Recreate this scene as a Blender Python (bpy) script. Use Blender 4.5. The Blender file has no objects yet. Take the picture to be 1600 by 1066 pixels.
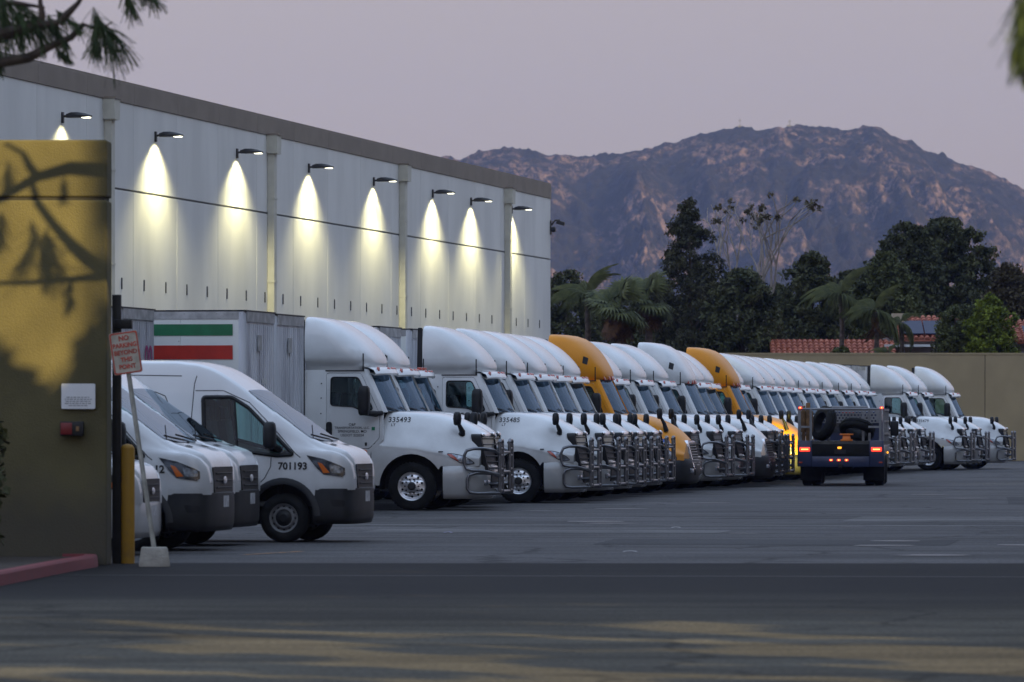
import bpy, bmesh, math, random
import numpy as np
from mathutils import Vector, Matrix
from mathutils.bvhtree import BVHTree
from mathutils.geometry import tessellate_polygon

SC = bpy.context.scene
COL = SC.collection
R = math.radians
random.seed(7)
RNG = np.random.default_rng(11)

# ------------------------------------------------------------------ camera
cam_d = bpy.data.cameras.new('camera')
cam = bpy.data.objects.new('camera', cam_d)
COL.objects.link(cam)
cam.location = (0, 0, 1.82)
cam.rotation_euler = (R(90), 0, 0)
cam_d.sensor_width = 36
cam_d.lens = 200
cam_d.shift_y = 0.0794
cam_d.clip_start = 0.5
cam_d.clip_end = 20000
cam_d.dof.use_dof = True
cam_d.dof.focus_distance = 130
cam_d.dof.aperture_fstop = 5.0
SC.camera = cam

# ------------------------------------------------------------------ sky, sun, exposure
SUN_EL, SUN_AZ = 20.0, 145.0        # azimuth clockwise from +Y: the sun is low behind the camera, to the right
world = bpy.data.worlds.new('World')
SC.world = world
world.use_nodes = True
nt = world.node_tree
nt.nodes.clear()
sky = nt.nodes.new('ShaderNodeTexSky')
sky.sky_type = 'NISHITA'
sky.sun_disc = False
sky.sun_elevation = R(SUN_EL)
sky.sun_rotation = R(SUN_AZ)
sky.altitude = 300
sky.air_density = 1.0
sky.dust_density = 2.0
sky.ozone_density = 2.0
tc = nt.nodes.new('ShaderNodeTexCoord')
sep = nt.nodes.new('ShaderNodeSeparateXYZ')
nt.links.new(tc.outputs['Generated'], sep.inputs[0])
# dusk band: the same mauve belt all round the horizon, blue-grey overhead
ramp = nt.nodes.new('ShaderNodeValToRGB')
ramp.color_ramp.elements[0].position = 0.0
ramp.color_ramp.elements[0].color = (0.40, 0.305, 0.29, 1)
ramp.color_ramp.elements[1].position = 0.6
ramp.color_ramp.elements[1].color = (0.86, 1.10, 1.52, 1)
el = ramp.color_ramp.elements.new(0.09)
el.color = (0.56, 0.44, 0.435, 1)
el = ramp.color_ramp.elements.new(0.28)
el.color = (0.78, 0.78, 0.94, 1)
nt.links.new(sep.outputs['Z'], ramp.inputs[0])
scl = nt.nodes.new('ShaderNodeVectorMath'); scl.operation = 'SCALE'
scl.inputs['Scale'].default_value = 5.2
nt.links.new(ramp.outputs[0], scl.inputs[0])
mx = nt.nodes.new('ShaderNodeMix'); mx.data_type = 'RGBA'
mx.inputs['Factor'].default_value = 0.86
nt.links.new(sky.outputs[0], mx.inputs['A'])
nt.links.new(scl.outputs[0], mx.inputs['B'])
bg = nt.nodes.new('ShaderNodeBackground')
bg.inputs['Strength'].default_value = 0.10
out = nt.nodes.new('ShaderNodeOutputWorld')
nt.links.new(mx.outputs['Result'], bg.inputs['Color'])
nt.links.new(bg.outputs[0], out.inputs['Surface'])

sun_d = bpy.data.lights.new('sun', 'SUN')
sun_d.energy = 5.0
sun_d.angle = R(0.35)
sun_d.color = (1.0, 0.76, 0.30)
sun = bpy.data.objects.new('sun', sun_d)
COL.objects.link(sun)
_a, _e = R(SUN_AZ), R(SUN_EL)
SUN_DIR = Vector((math.sin(_a) * math.cos(_e), math.cos(_a) * math.cos(_e), math.sin(_e)))   # towards the sun
sun.rotation_euler = SUN_DIR.to_track_quat('Z', 'Y').to_euler()
sun.location = (60, -80, 60)

SC.view_settings.view_transform = 'Standard'
SC.view_settings.look = 'None'
SC.view_settings.exposure = 0.72
SC.view_settings.gamma = 1.0
SC.view_settings.use_curve_mapping = False
SC.cycles.use_denoising = True
SC.cycles.max_bounces = 6
SC.cycles.transparent_max_bounces = 24
SC.cycles.volume_bounces = 0
SC.cycles.caustics_reflective = False
SC.cycles.caustics_refractive = False
SC.cycles.sample_clamp_indirect = 4.0

# ------------------------------------------------------------------ helpers
PHI = R(10.31)                                   # the yard is turned this much from the line of sight
D = Vector((math.sin(PHI), math.cos(PHI), 0))    # along the row, away
E_ = Vector((math.cos(PHI), -math.sin(PHI), 0))  # where the trucks point
ROT = -PHI


class MB:
    """collects shapes that become one mesh object"""

    def __init__(self):
        self.v, self.f = [], []

    def add(self, vs, fs):
        o = len(self.v)
        self.v += [tuple(p) for p in vs]
        self.f += [tuple(i + o for i in f) for f in fs]
        return self

    def box(self, x0, x1, y0, y1, z0, z1):
        vs = [(x, y, z) for z in (z0, z1) for y in (y0, y1) for x in (x0, x1)]
        return self.add(vs, [(0, 2, 3, 1), (4, 5, 7, 6), (0, 1, 5, 4), (2, 6, 7, 3), (0, 4, 6, 2), (1, 3, 7, 5)])

    def obox(self, c, ax, ay, az):
        """box from centre and three half-axis vectors"""
        c, ax, ay, az = map(Vector, (c, ax, ay, az))
        vs = [c + ax * i + ay * j + az * k for k in (-1, 1) for j in (-1, 1) for i in (-1, 1)]
        return self.add(vs, [(0, 2, 3, 1), (4, 5, 7, 6), (0, 1, 5, 4), (2, 6, 7, 3), (0, 4, 6, 2), (1, 3, 7, 5)])

    def tube(self, path, r, n=8, closed=False):
        path = [Vector(p) for p in path]
        m = len(path)
        rs = r if isinstance(r, (list, tuple)) else [r] * m
        up = None
        rings = []
        for i, p in enumerate(path):
            if closed:
                t = path[(i + 1) % m] - path[i - 1]
            else:
                t = path[min(i + 1, m - 1)] - path[max(i - 1, 0)]
            t.normalize()
            if up is None:
                up = Vector((0, 0, 1)) if abs(t.z) < 0.9 else Vector((1, 0, 0))
            a = t.cross(up)
            if a.length < 1e-4:
                a = t.cross(Vector((0.3, 1, 0.1)))
            a.normalize()
            b = a.cross(t)
            up = b
            rings.append([p + (a * math.cos(2 * math.pi * k / n) + b * math.sin(2 * math.pi * k / n)) * rs[i] for k in range(n)])
        self.loft(rings, wrap=True, caps=not closed, loop=closed)
        return self

    def loft(self, rings, wrap=False, caps=False, loop=False):
        n = len(rings[0])
        vs = [p for r in rings for p in r]
        fs = []
        m = len(rings)
        for i in range(m if loop else m - 1):
            for k in range(n if wrap else n - 1):
                a, b = i * n + k, i * n + (k + 1) % n
                c, d = ((i + 1) % m) * n + (k + 1) % n, ((i + 1) % m) * n + k
                fs.append((a, b, c, d))
        if caps:
            fs.append(tuple(range(n))[::-1])
            fs.append(tuple((m - 1) * n + k for k in range(n)))
        return self.add(vs, fs)

    def lathe(self, prof, n=32, c=(0, 0, 0), caps=False):
        """profile [(radius, y)] turned about the y axis"""
        rings = []
        for r, y in prof:
            rings.append([(c[0] + r * math.cos(2 * math.pi * k / n), c[1] + y, c[2] + r * math.sin(2 * math.pi * k / n)) for k in range(n)])
        return self.loft(rings, wrap=True, caps=caps)

    def plate(self, outer, holes, fn, th):
        """flat plate with holes, in (u, v), placed by fn(u, v) and thickened by vector th"""
        loops = [outer] + list(holes)
        flat = [p for l in loops for p in l]
        tris = tessellate_polygon([[Vector((p[0], p[1], 0)) for p in l] for l in loops])
        n = len(flat)
        th = Vector(th)
        front = [Vector(fn(*p)) for p in flat]
        vs = front + [p + th for p in front]
        fs = []
        for t in tris:
            fs.append(tuple(t))
            fs.append(tuple(i + n for i in t[::-1]))
        o = 0
        for l in loops:
            for i in range(len(l)):
                a, b = o + i, o + (i + 1) % len(l)
                fs.append((a, b, b + n, a + n))
            o += len(l)
        return self.add(vs, fs)

    def mirror_y(self):
        o = MB()
        o.v = [(x, -y, z) for x, y, z in self.v]
        o.f = [f[::-1] for f in self.f]
        return o

    def join(self, other):
        return self.add(other.v, other.f)

    def bvh(self):
        return BVHTree.FromPolygons([Vector(p) for p in self.v], self.f)

    def mesh(self, name, m, smooth=True, angle=38, bevel=0.0, fix=True):
        me = bpy.data.meshes.new(name)
        me.from_pydata(self.v, [], self.f)
        if fix or bevel:
            bm = bmesh.new()
            bm.from_mesh(me)
            if fix:
                bmesh.ops.remove_doubles(bm, verts=bm.verts, dist=0.0004)
                bmesh.ops.recalc_face_normals(bm, faces=bm.faces)
            if bevel:
                es = [e for e in bm.edges if len(e.link_faces) == 2 and e.calc_face_angle(0) > 0.6]
                bmesh.ops.bevel(bm, geom=es, offset=bevel, segments=2, affect='EDGES', profile=0.5, clamp_overlap=True)
            bm.to_mesh(me)
            bm.free()
        if m is not None:
            me.materials.append(m)
        if smooth:
            me.shade_smooth()
            me.set_sharp_from_angle(angle=R(angle))
        return me

    def build(self, name, m, parent=None, **kw):
        me = self.mesh(name, m, **kw)
        o = bpy.data.objects.new(name, me)
        COL.objects.link(o)
        o.parent = parent
        return o


def tag(o, label=None, cat=None, group=None, kind=None):
    for k, v in (('label', label), ('category', cat), ('group', group), ('kind', kind)):
        if v:
            o[k] = v
    return o


def empty(name, loc=(0, 0, 0), rz=0.0, parent=None):
    o = bpy.data.objects.new(name, None)
    COL.objects.link(o)
    o.location = loc
    o.rotation_euler = (0, 0, rz)
    o.parent = parent
    o.empty_display_size = 0.3
    return o


def thing(name, label, cat, loc=(0, 0, 0), rz=0.0, group=None):
    return tag(empty(name, loc, rz), label, cat, group)


def kids(o):
    return [c for c in o.children]


def copy_tree(o, parent=None):
    c = o.copy()
    COL.objects.link(c)
    c.parent = parent
    for ch in kids(o):
        copy_tree(ch, c)
    return c


def inst(o, parent, loc=None, rot=None, scale=None, name=None):
    """another object on the same mesh"""
    c = bpy.data.objects.new(name or o.name.split('.')[0], o.data)
    COL.objects.link(c)
    c.parent = parent
    if loc is not None: c.location = loc
    if rot is not None: c.rotation_euler = rot
    if scale is not None: c.scale = scale
    return c


def cat_interp(xs, key, rows):
    """smooth (monotone-ish) interpolation of rows along key"""
    key = np.array(key, float)
    rows = np.array(rows, float)
    m = np.zeros_like(rows)
    dk = np.diff(key)[:, None]
    s = np.diff(rows, axis=0) / dk
    m[1:-1] = (s[1:] + s[:-1]) / 2
    m[0], m[-1] = s[0], s[-1]
    bad = (s[1:] * s[:-1]) <= 0
    m[1:-1][bad] = 0
    out_ = []
    for x in xs:
        i = int(np.clip(np.searchsorted(key, x) - 1, 0, len(key) - 2))
        h = key[i + 1] - key[i]
        t = min(max((x - key[i]) / h, 0), 1)
        out_.append((2 * t**3 - 3 * t**2 + 1) * rows[i] + (t**3 - 2 * t**2 + t) * h * m[i] + (-2 * t**3 + 3 * t**2) * rows[i + 1] + (t**3 - t**2) * h * m[i + 1])
    return out_


def spline2(pts, n):
    """Catmull-Rom through 2-D points, n samples"""
    pts = [Vector((p[0], p[1])) for p in pts]
    P = [pts[0] * 2 - pts[1]] + pts + [pts[-1] * 2 - pts[-2]]
    out_ = []
    m = len(pts) - 1
    for k in range(n):
        u = k / (n - 1) * m
        i = min(int(u), m - 1)
        t = u - i
        a, b, c, d = P[i], P[i + 1], P[i + 2], P[i + 3]
        out_.append(0.5 * ((2 * b) + (c - a) * t + (2 * a - 5 * b + 4 * c - d) * t * t + (3 * b - a - 3 * c + d) * t**3))
    return out_


def rounded(pts, r, seg=4):
    """round the corners of a 2-D polygon"""
    out_ = []
    n = len(pts)
    for i in range(n):
        p0, p, p1 = Vector(pts[i - 1][:2]), Vector(pts[i][:2]), Vector(pts[(i + 1) % n][:2])
        a, b = (p0 - p), (p1 - p)
        ra = min(r, a.length * 0.45, b.length * 0.45)
        a = p + a.normalized() * ra
        b = p + b.normalized() * ra
        for k in range(seg + 1):
            t = k / seg
            q = a * (1 - t)**2 + p * 2 * t * (1 - t) + b * t * t
            out_.append((q.x, q.y))
    return out_


def patch(bvh, outline, to3, direction, off, nsub=1):
    """a thin sheet laid on a surface: 2-D outline tessellated on a grid, shot onto the surface along direction"""
    direction = Vector(direction).normalized()
    me = bpy.data.meshes.new('tmp')
    bm = bmesh.new()
    vs = [bm.verts.new((p[0], p[1], 0)) for p in outline]
    bm.faces.new(vs)
    xs = [p[0] for p in outline]; ys = [p[1] for p in outline]
    for ax, lo, hi in ((0, min(xs), max(xs)), (1, min(ys), max(ys))):
        for k in range(1, nsub + 1):
            c = lo + (hi - lo) * k / (nsub + 1)
            no = (1, 0, 0) if ax == 0 else (0, 1, 0)
            co = (c, 0, 0) if ax == 0 else (0, c, 0)
            bmesh.ops.bisect_plane(bm, geom=bm.verts[:] + bm.edges[:] + bm.faces[:], plane_co=co, plane_no=no)
    bmesh.ops.triangulate(bm, faces=[f for f in bm.faces if len(f.verts) > 4])
    bm.verts.index_update()
    out_ = MB()
    V = []
    for v in bm.verts:
        p = Vector(to3(v.co.x, v.co.y))
        hit, nrm, _, _ = bvh.ray_cast(p, direction)
        if hit is None:
            hit, nrm, _, _ = bvh.find_nearest(p)
        V.append(Vector(hit) - direction * off)
    F = [tuple(v.index for v in f.verts) for f in bm.faces]
    bm.free()
    bpy.data.meshes.remove(me)
    out_.add(V, F)
    return out_


def text_mb(body, height, fn, spacing=1.0, bold=0.0, th=None):
    """lettering as flat geometry; fn maps (u, v) centred on 0 to 3-D"""
    cu = bpy.data.curves.new('t', 'FONT')
    cu.body = body
    cu.size = 1.0
    cu.align_x = 'CENTER'
    cu.align_y = 'CENTER'
    cu.space_character = spacing
    cu.offset = bold
    cu.resolution_u = 3
    o = bpy.data.objects.new('t', cu)
    COL.objects.link(o)
    bpy.context.view_layer.update()
    dg = bpy.context.evaluated_depsgraph_get()
    me = bpy.data.meshes.new_from_object(o.evaluated_get(dg))
    s = height / 0.7
    mb = MB()
    mb.add([fn(v.co.x * s, v.co.y * s) for v in me.vertices], [tuple(p.vertices) for p in me.polygons])
    bpy.data.objects.remove(o)
    bpy.data.curves.remove(cu)
    bpy.data.meshes.remove(me)
    return mb


# ------------------------------------------------------------------ materials
def node(nt, t, **kw):
    n = nt.nodes.new(t)
    for k, v in kw.items():
        setattr(n, k, v)
    return n


def mat(name, col, rough=0.6, metal=0.0, vary=0.0, vscale=3.0, bump=0.0, bscale=40.0, coat=0.0, spec=0.5,
        col2=None, thr=(0.4, 0.65), stretch=None, dirt=None, trans=0.0):
    m = bpy.data.materials.new(name)
    m.use_nodes = True
    nt = m.node_tree
    b = nt.nodes['Principled BSDF']
    b.inputs['Roughness'].default_value = rough
    b.inputs['Metallic'].default_value = metal
    b.inputs['Specular IOR Level'].default_value = spec
    b.inputs['Coat Weight'].default_value = coat
    b.inputs['Coat Roughness'].default_value = 0.05
    if trans:
        b.inputs['Subsurface Weight'].default_value = 0.0
    c4 = (*col, 1)
    b.inputs['Base Color'].default_value = c4
    if not (vary or col2 or bump or dirt):
        return m
    tc = node(nt, 'ShaderNodeTexCoord')
    src = tc.outputs['Object']
    if stretch:
        mp = node(nt, 'ShaderNodeMapping')
        mp.inputs['Scale'].default_value = stretch
        nt.links.new(src, mp.inputs[0])
        src = mp.outputs[0]
    oi = node(nt, 'ShaderNodeObjectInfo')
    mul = node(nt, 'ShaderNodeMath', operation='MULTIPLY')
    mul.inputs[1].default_value = 37.0
    nt.links.new(oi.outputs['Random'], mul.inputs[0])

    def noise(scale, detail=5):
        n = node(nt, 'ShaderNodeTexNoise', noise_dimensions='4D')
        n.inputs['Scale'].default_value = scale
        n.inputs['Detail'].default_value = detail
        nt.links.new(src, n.inputs['Vector'])
        nt.links.new(mul.outputs[0], n.inputs['W'])
        return n
    cur = None
    if vary or col2:
        n = noise(vscale)
        rp = node(nt, 'ShaderNodeValToRGB')
        rp.color_ramp.elements[0].position = thr[0]
        rp.color_ramp.elements[1].position = thr[1]
        if col2:
            rp.color_ramp.elements[0].color = c4
            rp.color_ramp.elements[1].color = (*col2, 1)
        else:
            rp.color_ramp.elements[0].color = (*[x * (1 - vary) for x in col], 1)
            rp.color_ramp.elements[1].color = (*[min(1, x * (1 + vary)) for x in col], 1)
        nt.links.new(n.outputs['Fac'], rp.inputs[0])
        cur = rp.outputs[0]
    if dirt:      # road grime splashed up to a given height: (colour, full height, fade height)
        dc, z0, z1, amt = dirt
        sp = node(nt, 'ShaderNodeSeparateXYZ')
        nt.links.new(tc.outputs['Object'], sp.inputs[0])
        n2 = noise(2.3, 7)
        ad = node(nt, 'ShaderNodeMath', operation='MULTIPLY_ADD')
        ad.inputs[1].default_value = -1.1
        nt.links.new(n2.outputs['Fac'], ad.inputs[0])
        nt.links.new(sp.outputs['Z'], ad.inputs[2])
        mr = node(nt, 'ShaderNodeMapRange')
        mr.inputs['From Min'].default_value = z0 - 0.55
        mr.inputs['From Max'].default_value = z1 - 0.55
        mr.inputs['To Min'].default_value = amt
        mr.inputs['To Max'].default_value = 0.0
        nt.links.new(ad.outputs[0], mr.inputs['Value'])
        mm = node(nt, 'ShaderNodeMix', data_type='RGBA')
        nt.links.new(mr.outputs[0], mm.inputs['Factor'])
        if cur is not None:
            nt.links.new(cur, mm.inputs['A'])
        else:
            mm.inputs['A'].default_value = c4
        mm.inputs['B'].default_value = (*dc, 1)
        cur = mm.outputs['Result']
    if cur is not None:
        nt.links.new(cur, b.inputs['Base Color'])
    if bump:
        n3 = noise(bscale, 6)
        bp = node(nt, 'ShaderNodeBump')
        bp.inputs['Strength'].default_value = bump
        bp.inputs['Distance'].default_value = 0.02
        nt.links.new(n3.outputs['Fac'], bp.inputs['Height'])
        nt.links.new(bp.outputs[0], b.inputs['Normal'])
    return m


def emit(name, col, strength, base=(0.3, 0.02, 0.02)):
    m = bpy.data.materials.new(name)
    m.use_nodes = True
    b = m.node_tree.nodes['Principled BSDF']
    b.inputs['Base Color'].default_value = (*base, 1)
    b.inputs['Emission Color'].default_value = (*col, 1)
    b.inputs['Emission Strength'].default_value = strength
    b.inputs['Roughness'].default_value = 0.2
    return m


def glass(name, tint, gloss=(0.9, 0.95, 1.0), base=0.04):
    m = bpy.data.materials.new(name)
    m.use_nodes = True
    nt = m.node_tree
    nt.nodes.clear()
    o = node(nt, 'ShaderNodeOutputMaterial')
    t = node(nt, 'ShaderNodeBsdfTransparent')
    t.inputs[0].default_value = (*tint, 1)
    g = node(nt, 'ShaderNodeBsdfGlossy')
    g.inputs['Color'].default_value = (*gloss, 1)
    g.inputs['Roughness'].default_value = 0.03
    fr = node(nt, 'ShaderNodeFresnel')
    fr.inputs['IOR'].default_value = 1.5
    mx = node(nt, 'ShaderNodeMixShader')
    nt.links.new(fr.outputs[0], mx.inputs[0])
    nt.links.new(t.outputs[0], mx.inputs[1])
    nt.links.new(g.outputs[0], mx.inputs[2])
    nt.links.new(mx.outputs[0], o.inputs['Surface'])
    return m


M = {}
GRIME = (0.16, 0.15, 0.14)
M['white'] = mat('white_paint', (0.76, 0.77, 0.77), 0.24, coat=0.6, vary=0.10, vscale=1.1, dirt=(GRIME, 0.6, 1.7, 0.6))
M['vanwhite'] = mat('white_van_paint', (0.76, 0.77, 0.78), 0.3, coat=0.7, vary=0.03, vscale=1.3, dirt=(GRIME, 0.6, 1.3, 0.5))
M['yellow'] = mat('yellow_paint', (0.80, 0.30, 0.008), 0.42, coat=0.12, spec=0.35, vary=0.05, vscale=1.3, dirt=(GRIME, 0.5, 1.2, 0.3))
M['black'] = mat('black_plastic', (0.014, 0.0145, 0.016), 0.5, spec=0.35, vary=0.25, vscale=6)
M['dgrey'] = mat('dark_grey_plastic', (0.017, 0.018, 0.022), 0.55, vary=0.2, vscale=5, spec=0.35, dirt=((0.06, 0.055, 0.05), 0.4, 0.9, 0.3))
M['interior'] = mat('cab_interior', (0.05, 0.05, 0.052), 0.8, vary=0.2)
M['rubber'] = mat('tyre_rubber', (0.012, 0.012, 0.0125), 0.8, spec=0.25, vary=0.4, vscale=5, bump=0.3, bscale=60)
M['alloy'] = mat('polished_aluminium', (0.85, 0.85, 0.87), 0.36, 1.0, vary=0.1, vscale=9)
M['steel'] = mat('grey_steel_tube', (0.20, 0.205, 0.22), 0.30, 0.9, vary=0.15, vscale=8)
M['chrome'] = mat('chrome', (0.8, 0.8, 0.82), 0.12, 1.0)
M['wheelsteel'] = mat('painted_steel_wheel', (0.22, 0.22, 0.225), 0.5, 0.3, vary=0.15)
M['chassis'] = mat('chassis_black', (0.012, 0.012, 0.012), 0.8, spec=0.2, vary=0.3)
M['ink'] = mat('black_lettering', (0.012, 0.012, 0.014), 0.5)
M['seam'] = mat('dark_seam', (0.05, 0.05, 0.055), 0.7)
M['glass'] = glass('side_glass', (0.74, 0.88, 0.88))
M['vanglass'] = glass('van_side_glass', (0.50, 0.72, 0.70))
M['vanscreen'] = glass('van_windscreen_glass', (0.30, 0.37, 0.42), (0.75, 0.88, 1.0))
M['wglass'] = glass('windscreen_glass', (0.16, 0.23, 0.30), (0.40, 0.60, 0.82))
M['lamp'] = mat('headlight_lens', (0.30, 0.33, 0.38), 0.12, 0.4, vary=0.6, vscale=14, coat=1.0)
M['lampdark'] = mat('headlight_housing', (0.06, 0.065, 0.08), 0.12, 0.2, vary=0.4, vscale=10, coat=1.0)
M['amber'] = mat('amber_lens', (0.62, 0.13, 0.01), 0.2, coat=1.0)
M['redlens'] = mat('red_lens', (0.42, 0.045, 0.02), 0.25, coat=1.0)
M['green'] = mat('green_sticker', (0.01, 0.22, 0.10), 0.5)
M['blue'] = mat('blue_stripe', (0.02, 0.08, 0.42), 0.35, coat=0.5)
M['stripe_green'] = mat('green_vinyl', (0.012, 0.16, 0.065), 0.45, vary=0.12)
M['stripe_red'] = mat('red_vinyl', (0.46, 0.022, 0.010), 0.45, vary=0.12)
M['magenta'] = mat('magenta_print', (0.35, 0.03, 0.16), 0.5)
# ------------------------------------------------------------------ ground, yard, road, kerb
def sheet(name, pts, z, m, kind='structure', sub=0):
    mb = MB()
    mb.add([(x, y, z) for x, y in pts], [tuple(range(len(pts)))])
    o = mb.build(name, m, smooth=False, fix=False)
    return tag(o, kind=kind)


def asphalt(name, base, agg, streak, crack=0.5, spec=0.4):
    m = bpy.data.materials.new(name)
    m.use_nodes = True
    nt = m.node_tree
    b = nt.nodes['Principled BSDF']
    b.inputs['Roughness'].default_value = 0.78
    b.inputs['Specular IOR Level'].default_value = spec
    tc = node(nt, 'ShaderNodeTexCoord')

    def noise(scale, stretch=(1, 1, 1), detail=6, rough=0.6):
        mp = node(nt, 'ShaderNodeMapping')
        mp.inputs['Scale'].default_value = stretch
        nt.links.new(tc.outputs['Object'], mp.inputs[0])
        n = node(nt, 'ShaderNodeTexNoise')
        n.inputs['Scale'].default_value = scale
        n.inputs['Detail'].default_value = detail
        n.inputs['Roughness'].default_value = rough
        nt.links.new(mp.outputs[0], n.inputs['Vector'])
        return n.outputs['Fac']

    def ramp2(fac, p0, c0, p1, c1):
        r = node(nt, 'ShaderNodeValToRGB')
        r.color_ramp.elements[0].position = p0
        r.color_ramp.elements[0].color = (*c0, 1)
        r.color_ramp.elements[1].position = p1
        r.color_ramp.elements[1].color = (*c1, 1)
        nt.links.new(fac, r.inputs[0])
        return r.outputs[0]

    def mul(a, bb, fac=1.0):
        x = node(nt, 'ShaderNodeMix', data_type='RGBA', blend_type='MULTIPLY')
        x.inputs['Factor'].default_value = fac
        nt.links.new(a, x.inputs['A'])
        nt.links.new(bb, x.inputs['B'])
        return x.outputs['Result']
    lo = tuple(c * 0.72 for c in base)
    hi = tuple(c * 1.3 for c in base)
    c = ramp2(noise(0.16), 0.36, lo, 0.66, hi)
    c = mul(c, ramp2(noise(22, detail=3), 0.3, (1 - agg,) * 3, 0.72, (1 + agg,) * 3))
    # tyre tracks and sweeping marks run with the driving lanes
    c = mul(c, ramp2(noise(0.9, (0.09, 1.0, 1)), 0.36, (1 - streak,) * 3, 0.62, (1.12,) * 3))
    c = mul(c, ramp2(noise(0.55, (0.3, 1, 1), 8, 0.72), 0.30, (0.55,) * 3, 0.44, (1,) * 3), 0.8)
    vo = node(nt, 'ShaderNodeTexVoronoi', feature='DISTANCE_TO_EDGE')
    vo.inputs['Scale'].default_value = 0.16
    wn = node(nt, 'ShaderNodeTexNoise')
    wn.inputs['Scale'].default_value = 0.6
    wn.inputs['Detail'].default_value = 6
    nt.links.new(tc.outputs['Object'], wn.inputs['Vector'])
    av = node(nt, 'ShaderNodeVectorMath', operation='MULTIPLY_ADD')
    nt.links.new(wn.outputs['Color'], av.inputs[0])
    av.inputs[1].default_value = (2.2, 2.2, 0)
    nt.links.new(tc.outputs['Object'], av.inputs[2])
    nt.links.new(av.outputs[0], vo.inputs['Vector'])
    c = mul(c, ramp2(vo.outputs['Distance'], 0.004, (1 - crack,) * 3, 0.012, (1, 1, 1)))
    nt.links.new(c, b.inputs['Base Color'])
    bp = node(nt, 'ShaderNodeBump')
    bp.inputs['Strength'].default_value = 0.6
    bp.inputs['Distance'].default_value = 0.02
    nt.links.new(noise(26, detail=4), bp.inputs['Height'])
    nt.links.new(bp.outputs[0], b.inputs['Normal'])
    return m


M['yard'] = asphalt('yard_asphalt', (0.074, 0.070, 0.071), 0.85, 0.34, 0.7, 0.22)
M['road'] = asphalt('road_asphalt', (0.085, 0.078, 0.062), 0.6, 0.4, 0.45, 0.06)
M['apron'] = asphalt('apron_asphalt', (0.020, 0.020, 0.021), 0.35, 0.25, 0.2, 0.08)
# shade over the apron painted into the road colour, fading towards the street
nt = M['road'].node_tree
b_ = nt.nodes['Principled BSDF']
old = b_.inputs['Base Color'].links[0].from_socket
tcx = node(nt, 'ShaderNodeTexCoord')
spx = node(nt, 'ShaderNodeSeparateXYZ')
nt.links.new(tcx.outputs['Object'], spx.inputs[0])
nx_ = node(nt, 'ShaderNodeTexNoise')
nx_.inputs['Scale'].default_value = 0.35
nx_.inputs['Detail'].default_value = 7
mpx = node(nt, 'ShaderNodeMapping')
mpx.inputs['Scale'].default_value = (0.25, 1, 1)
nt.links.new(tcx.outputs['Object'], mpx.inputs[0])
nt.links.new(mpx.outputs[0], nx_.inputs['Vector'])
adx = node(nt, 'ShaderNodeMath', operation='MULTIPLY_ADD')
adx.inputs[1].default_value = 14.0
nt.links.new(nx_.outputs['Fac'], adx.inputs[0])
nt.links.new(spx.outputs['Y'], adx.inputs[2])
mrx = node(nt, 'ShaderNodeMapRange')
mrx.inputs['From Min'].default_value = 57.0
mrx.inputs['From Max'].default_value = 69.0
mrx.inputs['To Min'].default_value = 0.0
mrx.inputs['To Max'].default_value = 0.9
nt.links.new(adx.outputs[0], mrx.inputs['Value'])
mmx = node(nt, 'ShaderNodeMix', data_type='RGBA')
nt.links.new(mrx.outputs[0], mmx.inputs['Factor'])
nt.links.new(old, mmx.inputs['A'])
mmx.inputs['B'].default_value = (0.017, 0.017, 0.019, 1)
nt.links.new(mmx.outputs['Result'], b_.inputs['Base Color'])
M['soil'] = mat('dry_ground', (0.10, 0.085, 0.06), 0.95, col2=(0.06, 0.065, 0.035), vscale=0.02)
M['kerbred'] = mat('red_kerb_paint', (0.19, 0.035, 0.042), 0.8, col2=(0.15, 0.045, 0.05), vscale=7, thr=(0.48, 0.72), bump=0.4, bscale=30)
M['bedsoil'] = mat('bed_soil', (0.035, 0.026, 0.020), 0.95, vary=0.4, vscale=8, bump=0.8, bscale=20)
M['linepaint'] = mat('worn_line_paint', (0.42, 0.20, 0.06), 0.8, col2=(0.10, 0.09, 0.085), vscale=5, thr=(0.45, 0.6))

sheet('ground', [(-4700, -1400), (4700, -1400), (4700, 5300), (-4700, 5300)], 0.0, M['soil'])
sheet('yard', [(-60, 74.2), (70, 72.2), (95, 300), (-60, 300)], 0.006, M['yard'])
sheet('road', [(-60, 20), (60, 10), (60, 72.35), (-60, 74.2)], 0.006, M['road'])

# red kerb running to the end of the gate wall
kp = [(-6.4, 50), (-5.95, 58), (-5.62, 64), (-5.36, 69), (-5.20, 71.2), (-5.23, 71.95), (-5.6, 72.2)]
mb = MB()
rings = []
for i, (x, y) in enumerate(kp):
    t = Vector((kp[min(i + 1, 6)][0] - kp[max(i - 1, 0)][0], kp[min(i + 1, 6)][1] - kp[max(i - 1, 0)][1], 0)).normalized()
    nrm = Vector((-t.y, t.x, 0))
    p = Vector((x, y, 0))
    rings.append([p, p + Vector((0, 0, 0.13)) + nrm * 0.015, p + Vector((0, 0, 0.155)) + nrm * 0.04, p + Vector((0, 0, 0.155)) + nrm * 0.17, p + nrm * 0.17])
mb.loft(rings, caps=True)
tag(mb.build('kerb', M['kerbred']), kind='structure')
mb = MB()
bed = [(x - 0.16, y) for x, y in kp[:5]] + [(-5.4, 72.0), (-12, 72.3), (-12, 50)]
mb.add([(x, y, 0.12) for x, y in bed], [tuple(range(len(bed)))])
tag(mb.build('planting_bed', M['bedsoil'], smooth=False), kind='structure')

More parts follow.
